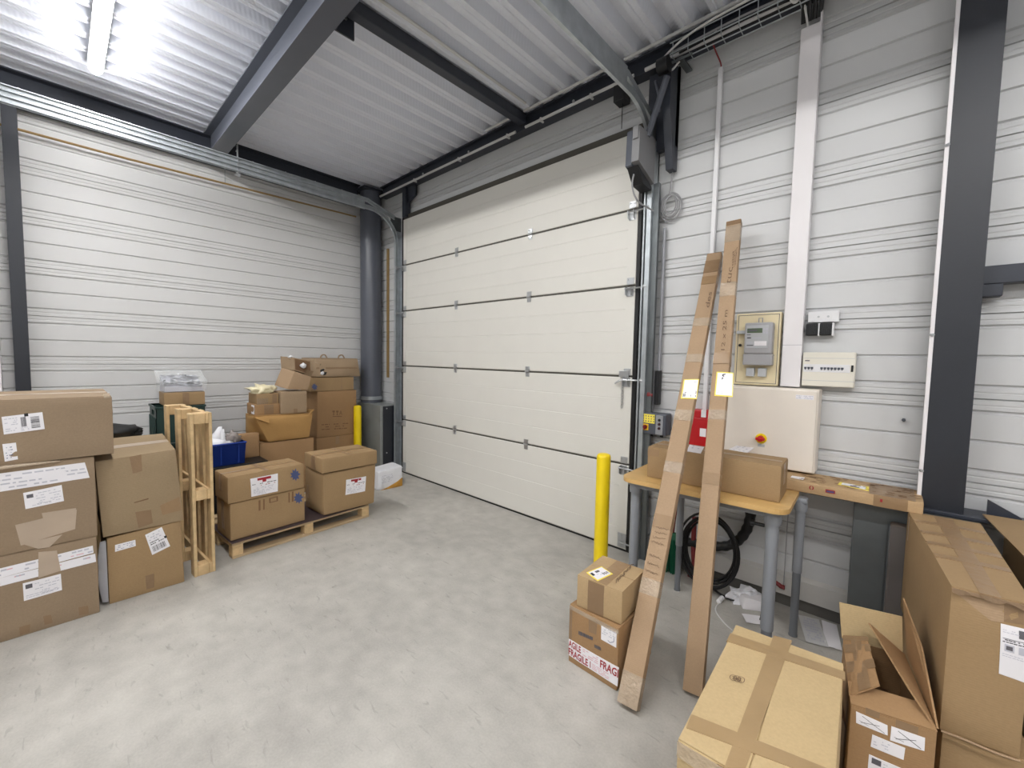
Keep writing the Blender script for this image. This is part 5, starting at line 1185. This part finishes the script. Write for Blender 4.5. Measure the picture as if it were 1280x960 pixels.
# sockets
r, pp = wthing('socket_plate', 'white double outlet plate with two black flaps on the wall', 'socket', 5.05, 1.65)
x0, x1, y0, y1, z0, z1 = wbox((1010.5, 389), (1048.5, 403), 0.025, WY); bm = NB(); bx(bm, x0, x1, y0, y1, z0+0.004, z1-0.004, bev=0.004); pp('plate', bm, WHITE)
bm = NB(); bx(bm, x0+0.03, x1-0.03, 0.0235, 0.026, z0+0.018, z1-0.014, bev=0.001); pp('inner_plate', bm, WHITE)
for x in (x0+0.05, x0+0.095):
    bm = NB(); cyl(bm, (x, 0.024, (z0+z1)/2), (x, 0.0225, (z0+z1)/2), 0.006, seg=12); pp('outlet', bm, GREYPL_L)
for k in range(2):
    xa = x0-0.004+0.064*k; bm = NB(); bx(bm, xa, xa+0.058, 0.0, WY, 1.653, 1.722, bev=0.006)
    for q in range(6): bx(bm, xa+0.005+q*0.009, xa+0.008+q*0.009, -0.002, 0.002, 1.66, 1.715)
    pp('black_flap', bm, BLACK)
    bm = NB(); bx(bm, xa+0.057, xa+0.065, 0.004, WY, 1.65, 1.724, bev=0.002); pp('clip', bm, WHITE)
# breaker board
r, pp = wthing('breaker_board', 'cream breaker board with a row of dark switches on the wall', 'breaker board', 5.09, 1.36)
x0, x1, y0, y1, z0, z1 = wbox((1004, 439), (1067.5, 485), 0.0, WY); z0, z1 = 1.362, 1.557
bm = NB(); bx(bm, x0, x1, y0, y1, z0, z1, bev=0.006); pp('housing', bm, CREAM)
bm = NB(); bx(bm, x0+0.006, x1-0.022, -0.002, 0.002, z0+0.082, z0+0.126, bev=0.001); pp('window', bm, WHITE)
for a, n in ((x0+0.010, 3), (x0+0.086, 7)):
    for k in range(n):
        xx = a+k*0.0155; bm = NB(); bx(bm, xx, xx+0.012, -0.006, 0.0, z0+0.100, z0+0.110, bev=0.001); extr(bm, [(xx+0.002, -0.004, z0+0.100), (xx+0.010, -0.004, z0+0.100), (xx+0.006, -0.008, z0+0.092)], (0, 0.004, 0)); pp('switch', bm, GREYPL_D)
bm = NB(); bx(bm, x1-0.018, x1-0.008, -0.004, 0.0, z0+0.088, z0+0.124, bev=0.001); pp('main_switch', bm, BLACK)
bm = NB(); bx(bm, x0, x1, -0.001, 0.001, z0+0.032, z0+0.034); bx(bm, x0+0.004, x1-0.004, -0.001, 0.001, z0+0.16, z0+0.162); pp('cover_line', bm, GREYPL_L)
bm = NB(); bx(bm, x0+0.012, x0+0.034, -0.001, 0.001, z0+0.143, z0+0.149); pp('dark_mark', bm, INK)
# cream enclosure
r, pp = wthing('enclosure', 'big cream electrical enclosure with a red and yellow turn switch on the wall', 'enclosure', 4.83, 0.87)
bm = NB(); bx(bm, 4.575, 5.070, -0.07, WY, 0.865, 1.345, bev=0.008); pp('body', bm, CREAMCAB)
bm = NB(); bx(bm, 4.582, 5.063, -0.088, -0.071, 0.872, 1.338, bev=0.006); dr = pp('door', bm, CREAMCAB)
bm = NB(); bx(bm, 4.963, 5.048, -0.0892, -0.087, 1.288, 1.312); bm.transform(r.matrix_world.inverted()); mk('printed_strip', bm, PAPER, parent=dr)
PL = Plane4((4.963, -0.0893, 1.288), (5.048, -0.0893, 1.288), (5.048, -0.0893, 1.312), (4.963, -0.0893, 1.312)); bm = decal_mesh(PL, rect(0, 0, 1, 1), [INK_L, BLUEINK], lines(3, 0.03, 0.97, 0.08, 0.92, 0, 5, 0.8, 0.45), 0.0004, base=False); bm.transform(r.matrix_world.inverted()); mk('print', bm, [INK_L, BLUEINK], parent=dr)
c = ony(951.5, 548, -0.09)
bm = NB(); cyl(bm, (c.x, -0.088, c.z), (c.x, -0.097, c.z), 0.030, seg=24); sw = pp('switch_plate', bm, YELLOW, smooth=True)
bm = NB(); cyl(bm, (c.x, -0.097, c.z), (c.x, -0.122, c.z), 0.019, 0.017, seg=20); bx(bm, c.x-0.024, c.x+0.024, -0.125, -0.108, c.z-0.008, c.z+0.008, bev=0.003); bm.transform(r.matrix_world.inverted()); mk('red_knob', bm, RED, parent=sw, smooth=True)
bm = NB(); bx(bm, c.x-0.016, c.x+0.020, -0.0892, -0.088, c.z-0.052, c.z-0.036); bm.transform(r.matrix_world.inverted()); mk('switch_label', bm, GREYPL_L, parent=dr)
# door control box
r, pp = wthing('control_box', 'slate control box with yellow sticker, turn switch and three buttons by the door', 'control box', 4.09, 0.94)
x0, x1 = 4.012, 4.20; yf = -0.045; z0, z1 = 0.955, 1.112
bm = NB(); bx(bm, x0, x1, yf, WY, z0, z1, bev=0.010); pp('housing', bm, GREYPL_D)
bm = NB(); bx(bm, x0+0.112, x0+0.165, yf-0.003, yf+0.002, z0+0.006, z1-0.012, bev=0.003); pp('button_strip', bm, GREYPL)
for k in range(3):
    bm = NB(); cyl(bm, (x0+0.139, yf-0.003, z1-0.045-k*0.03), (x0+0.139, yf-0.010, z1-0.045-k*0.03), 0.010, 0.009, seg=14); pp('button', bm, mat('button_maroon', (58, 26, 34), 0.4) if k else BLACK, smooth=True)
PL = Plane4((x0+0.006, yf-0.001, z1-0.075), (x0+0.104, yf-0.001, z1-0.075), (x0+0.104, yf-0.001, z1-0.010), (x0+0.006, yf-0.001, z1-0.010))
bm = decal_mesh(PL, rect(0, 0, 1, 1), [YELPAP, INK], [('r', 0.08+0.2*i+0.03*(j % 2), 0.15+0.28*j, 0.17+0.2*i, 0.27+0.28*j, 1) for i in range(5) for j in range(3)], 0.0012); pp('yellow_sticker', bm, [YELPAP, INK])
bm = NB(); bx(bm, x0+0.014, x0+0.058, yf-0.005, yf+0.002, z0+0.028, z0+0.074, bev=0.002); pp('switch_plate', bm, mat('orange_yellow', (248, 196, 40), 0.4))
bm = NB(); cyl(bm, (x0+0.036, yf-0.005, z0+0.052), (x0+0.036, yf-0.018, z0+0.052), 0.016, 0.014, seg=18); bx(bm, x0+0.031, x0+0.041, yf-0.026, yf-0.016, z0+0.034, z0+0.068, bev=0.002); pp('turn_knob', bm, mat('dark_red_knob', (110, 20, 24), 0.4), smooth=True)
for x in (x0+0.06, x0+0.14):
    bm = NB(); cyl(bm, (x, 0.0, z0-0.018), (x, 0.0, z0+0.002), 0.012, seg=12); pp('cable_gland', bm, BLACK)
bm = NB(); tube(bm, [(x0+0.02, 0.0, z0), (x0-0.01, 0.02, z0-0.03), (x0-0.015, 0.03, z0+0.08)], 0.004, seg=6, sm=5); pp('lead', bm, CABLEG)
# red box
r, pp = wthing('red_cabinet', 'red metal cabinet on the wall, seen between the two leaning long cartons', 'cabinet', 4.44, 0.9)
bm = NB(); bx(bm, 4.34, 4.555, -0.03, WY, 0.905, 1.165, bev=0.006); pp('body', bm, RED)
bm = NB(); bx(bm, 4.343, 4.552, -0.042, -0.031, 0.908, 1.112, bev=0.004); dr = pp('door', bm, RED)
bm = NB(); bx(bm, 4.352, 4.367, -0.0435, -0.041, 1.0, 1.08); pp('pale_label', bm, PAPER)
bm = NB(); bx(bm, 4.43, 4.47, -0.0435, -0.041, 0.99, 1.045, bev=0.0005); pp('round_label', bm, PAPER)
bm = NB(); cyl(bm, (4.357, -0.042, 0.955), (4.357, -0.052, 0.955), 0.008, seg=12); pp('lock', bm, BLACK)
bm = NB(); bx(bm, 4.43, 4.462, -0.035, -0.029, 1.118, 1.17, bev=0.002); pp('white_tag', bm, WHITE)
bm = NB(); bx(bm, 4.35, 4.545, -0.02, WY, 0.87, 0.895, bev=0.003); tag(mk('wall_bracket', bm, GREYPL), 'grey bracket fixed under the red cabinet', 'bracket')
bm = NB(); p = ony(1129.5, 525, 0.048); cyl(bm, (p.x, 0.05, p.z), (p.x, 0.035, p.z), 0.008, seg=12); bx(bm, p.x-0.006, p.x+0.006, 0.03, 0.036, p.z-0.004, p.z+0.010, bev=0.001)
tag(mk('wall_fixing', bm, GREYPL_D), 'tiny metal fixing on the wall between breaker board and column', 'fixing')

# ================================================================== CARTONS NEAREST THE CAMERA
ly = Carton('cardboard_box', 'golden carton with a wide tape cross and small stamp, nearest the camera', 0.338, 0.665, 0.45, O=(4.999, -1.828, 0), ang=math.radians(2.6), m=C_LIGHT, seed=91, bulge=0.006, dent=0.006, seam='y', jit={(0, 1, 1): (0.002, 0, 0), (1, 1, 1): (0.0, 0.015, 0)})
ly.decal('tape', 'top', [(967, 797), (990, 804), (932, 962), (905, 962)], [TAPE_LY], off=0.001, nu=6, nv=14)
ly.decal('tape', 'top', [(913, 793), (1057, 845), (1057, 855), (908, 803)], [TAPE_LY], off=0.0014, nu=14, nv=3)
ly.decal('tape', 'top', [(864, 895), (1060, 975), (1060, 990), (858, 912)], [TAPE_LY], off=0.0014, nu=14, nv=3)
cr = []
for cxx in (0.25, 0.75, 0.5): cr.append(('l', [(cxx+0.22*math.cos(t), 0.5+0.42*math.sin(t)) for t in [2*PI*k/16 for k in range(17)]], 0.05, 0))
cr += [('l', [(0.2, 0.3), (0.8, 0.7)], 0.06, 0), ('l', [(0.2, 0.7), (0.8, 0.3)], 0.06, 0)]
ly.decal('round_stamp', 'top', [(912, 845), (932, 850), (930, 859), (911, 853)], [PEN], cr, base=False)
ly.decal('clear_tape', 'front', rect(0.0, 0.90, 1.0, 0.995), [TAPE_C], px=False, off=0.003, nu=14)
ly.tape('front', 0.3, 0.4, 0.55, 1.0, TAPE); ly.tape('left', 0.1, 0.6, 0.2, 1.0)

BH = 0.40
lbx = Carton('cardboard_box', 'open carton with four white stickers, its flaps standing against the tall carton', 0.205, 0.40, BH, O=(5.336, -1.262, 0), ang=math.radians(15), m=C_WARM, seed=92, bulge=0.003, dent=0.004, open_top=True, seam=None, jit={(0, 1, 1): (0.055, 0, 0), (0, 1, 0): (0.055, 0, 0), (1, 1, 1): (0.035, 0, 0), (1, 1, 0): (0.035, 0, 0)})
L_ = lbx.Mi
def flap(pts, m=C_WARM, t=0.005):
    P = [V(p) for p in pts]; n = (P[1]-P[0]).cross(P[2]-P[0]).normalized()*t
    bm = NB(); hexa(bm, P+[p+n for p in P]); return mk('flap', bm, m, parent=lbx.o)
w, d = 0.205, 0.40
flap([(0.0, 0.002, BH), (w, 0.002, BH), (w-0.01, 0.10, BH+0.012), (0.01, 0.10, BH+0.012)])
lf = flap([(0.004, 0.035, BH+0.004), (0.088, 0.075, BH+0.045), (0.115, 0.34, BH+0.055), (0.055, 0.40, BH+0.004)])
rf = flap([(w-0.002, 0.012, BH), (w+0.03, 0.395, BH), (w-0.085, 0.37, BH+0.10), (w-0.045, 0.09, BH+0.055)])
rf2 = flap([(w+0.004, 0.02, BH), (w+0.042, 0.40, BH), (w+0.035, 0.46, BH+0.19), (w+0.03, 0.25, BH+0.12)])
bfl = flap([(0.05, 0.402, BH), (w+0.03, 0.402, BH), (w+0.028, 0.43, BH+0.13), (0.04, 0.43, BH+0.13)], C_LIGHT)
P = Plane4((0.004, 0.035, BH+0.011), (0.088, 0.075, BH+0.052), (0.115, 0.34, BH+0.062), (0.055, 0.40, BH+0.011))
mk('tape', decal_mesh(P, rect(0, 0, 1, 1), [TAPE_D], [('r', 0.0, 0.32, 1.0, 0.5, 0), ('r', 0.0, 0.66, 1.0, 0.82, 0), ('r', 0.3, 0.0, 0.7, 1.0, 0), ('r', 0.0, 0.9, 1.0, 1.0, 0)], 0.0008, base=False), [TAPE_D], parent=lf)
bm = NB(); bx(bm, 0.012, w-0.012, 0.012, d-0.02, 0.25, 0.255); mk('dark_contents', bm, C_IN, parent=lbx.o)  # dark sheet added inside the carton to stand for its shaded interior
bm = NB(); blob(bm, (w-0.055, 0.14, 0.30), (0.02, 0.03, 0.04), 3, 0.6, 2.6, 2); mk('plastic_wad', bm, PLAST, parent=lbx.o, smooth=True)
XS = [('l', [(0.2, 0.85), (0.9, 0.1)], 0.03, 5), ('l', [(0.15, 0.25), (0.75, 0.6)], 0.03, 5), ('l', [(0.1, 0.35), (0.4, 0.2)], 0.02, 5)]
lbx.decal('sticker', 'front', [(1070, 889), (1109, 906), (1109, 918), (1070, 903)], LAB, XS, label='white sticker crossed out in black pen')
lbx.decal('sticker', 'front', [(1114, 907), (1156, 922), (1155, 938), (1112, 924)], LAB, XS, label='white sticker crossed out in black pen')
lbx.decal('sticker', 'front', [(1090, 917), (1131, 934), (1129, 949), (1088, 932)], LAB, lines(3, 0.06, 0.6, 0.2, 0.85, 1, 5, 0.6, 0.3))
lbx.decal('packing_slip', 'front', [(1086, 942), (1132, 962), (1130, 985), (1084, 965)], LAB, [('r', 0.08, 0.62, 0.34, 0.92, 2)]+lines(5, 0.4, 0.95, 0.1, 0.9, 1, 4, 0.6, 0.25))
lbx.decal('tape', 'front', [(1082, 884), (1100, 891), (1099, 898), (1082, 892)], [TAPE_D], off=0.001); lbx.decal('tape', 'front', [(1120, 899), (1148, 909), (1147, 918), (1119, 908)], [TAPE_D], off=0.001)

bang = math.radians(6.2)
bg0 = Carton('cardboard_box', 'plain carton on the floor under the tall taped carton', 0.20, 0.82, 0.325, O=(5.556, -1.062, 0), ang=bang, m=C_STD, seed=95)
bg1 = Carton('cardboard_box', 'tall taped carton with a printed sheet, standing in front of the wide steel column', 0.235, 0.84, 0.468, O=(5.548, -1.076, 0.331), ang=bang, m=C_STD, seed=94, bulge=0.005, dent=0.008, jit={(1, 0, 0): (-0.066, 0, 0), (1, 0, 1): (-0.066, 0, 0)})
bg1.decal('printed_sheet', 'front', [(1250, 778), (1292, 789), (1291, 857), (1248, 841)], LAB, lines(2, 0.06, 0.6, 0.84, 0.92, 1, 4, 0.8, 0.3)+[('r', 0.06, 0.74, 0.98, 0.75, 2), ('r', 0.55, 0.8, 0.8, 0.95, 2), ('r', 0.12, 0.50, 0.42, 0.64, 1), ('r', 0.17, 0.53, 0.37, 0.61, 2), ('r', 0.55, 0.5, 0.85, 0.64, 1)]+lines(2, 0.06, 0.95, 0.66, 0.74, 2, 8, 0.8, 0.5)+lines(2, 0.06, 0.95, 0.38, 0.46, 1, 9, 0.5, 0.3))
bg1.tape('top', 0.36, 0.0, 0.62, 0.99, TAPE, nv=12)
for v in (0.30, 0.46, 0.62, 0.80): bg1.tape('top', 0.02, v, 0.98, v+0.045, TAPE, off=0.0015)
bg1.decal('tape', 'front', [(1255, 752), (1300, 757), (1300, 785), (1254, 776)], [TAPE_D], off=0.001)
bg1.decal('torn_paper', 'front', [(1196, 742), (1255, 756), (1254, 777), (1238, 775)], [C_PALE], off=0.001)
bm = NB(); F = Face(bg1, 'front'); R = random.Random(2)
tp = [F.at(k/12, 0.992-0.02*(0.5+0.5*math.sin(k*1.3)), 0.012+0.006*math.sin(k*2.1)) for k in range(13)]; bt = [F.at(k/12, 1.003, 0.002) for k in range(13)]
for k in range(12): bm.faces.new([bm.verts.new(p) for p in (bt[k], bt[k+1], tp[k+1], tp[k])])
bmesh.ops.solidify(bm, geom=bm.faces[:], thickness=0.004); mk('torn_flap_edge', bm, C_PALE, parent=bg1.o)
bg1.decal('crease', 'left', rect(0.06, 0.72, 0.075, 0.98), [TAPE_L], px=False, off=0.001)
bm = NB(); tube(bm, [F.at(0.02, 0.0, 0.004), F.at(0.3, 0.006, 0.007), F.at(0.7, -0.004, 0.006), F.at(1.0, 0.0, 0.004)], 0.0035, seg=6, sm=4); mk('bottom_edge_wear', bm, C_PALE, parent=bg1.o, smooth=True)
sp = onz(1226, 644, .8); dirv = (onz(1280, 700, .8)-sp); a2_ = math.atan2(dirv.y, dirv.x)+PI/2
bg2 = Carton('cardboard_box', 'carton behind the tall taped carton, across the dark gap by the wall gusset', 0.45, 0.92, 0.80, O=sp+dirv.normalized()*0.92+V((0.075, 0, -0.80)), ang=a2_, m=C_STD, seed=96)
bm = NB(); bx(bm, -0.072, 0.10, 0.0, 0.915, 0.806, 0.811, bev=0.001); mk('flap', bm, C_STD, parent=bg2.o)  # overhang added to block light from above and keep the gap dark
bg2.tape('top', 0.42, 0.02, 0.6, 0.98)

# ================================================================== CAMERA, WORLD
cam = bpy.data.cameras.new('camera'); cam.sensor_fit = 'HORIZONTAL'; cam.sensor_width = 36.0; cam.lens = FPX*36.0/1280.0; cam.clip_start = 0.02
co = bpy.data.objects.new('camera', cam); COL.objects.link(co)
co.matrix_world = basis(CAM, RIGHT, UP, -FWD)
SC.camera = co
w = bpy.data.worlds.new('world'); SC.world = w; w.use_nodes = True
w.node_tree.nodes['Background'].inputs[0].default_value = (0.5, 0.52, 0.55, 1); w.node_tree.nodes['Background'].inputs[1].default_value = 0.3
vs = SC.view_settings; vs.view_transform = 'Standard'; vs.look = 'None'; vs.gamma = 1.0; vs.use_curve_mapping = False; vs.exposure = 1.82
SC.cycles.use_denoising = True
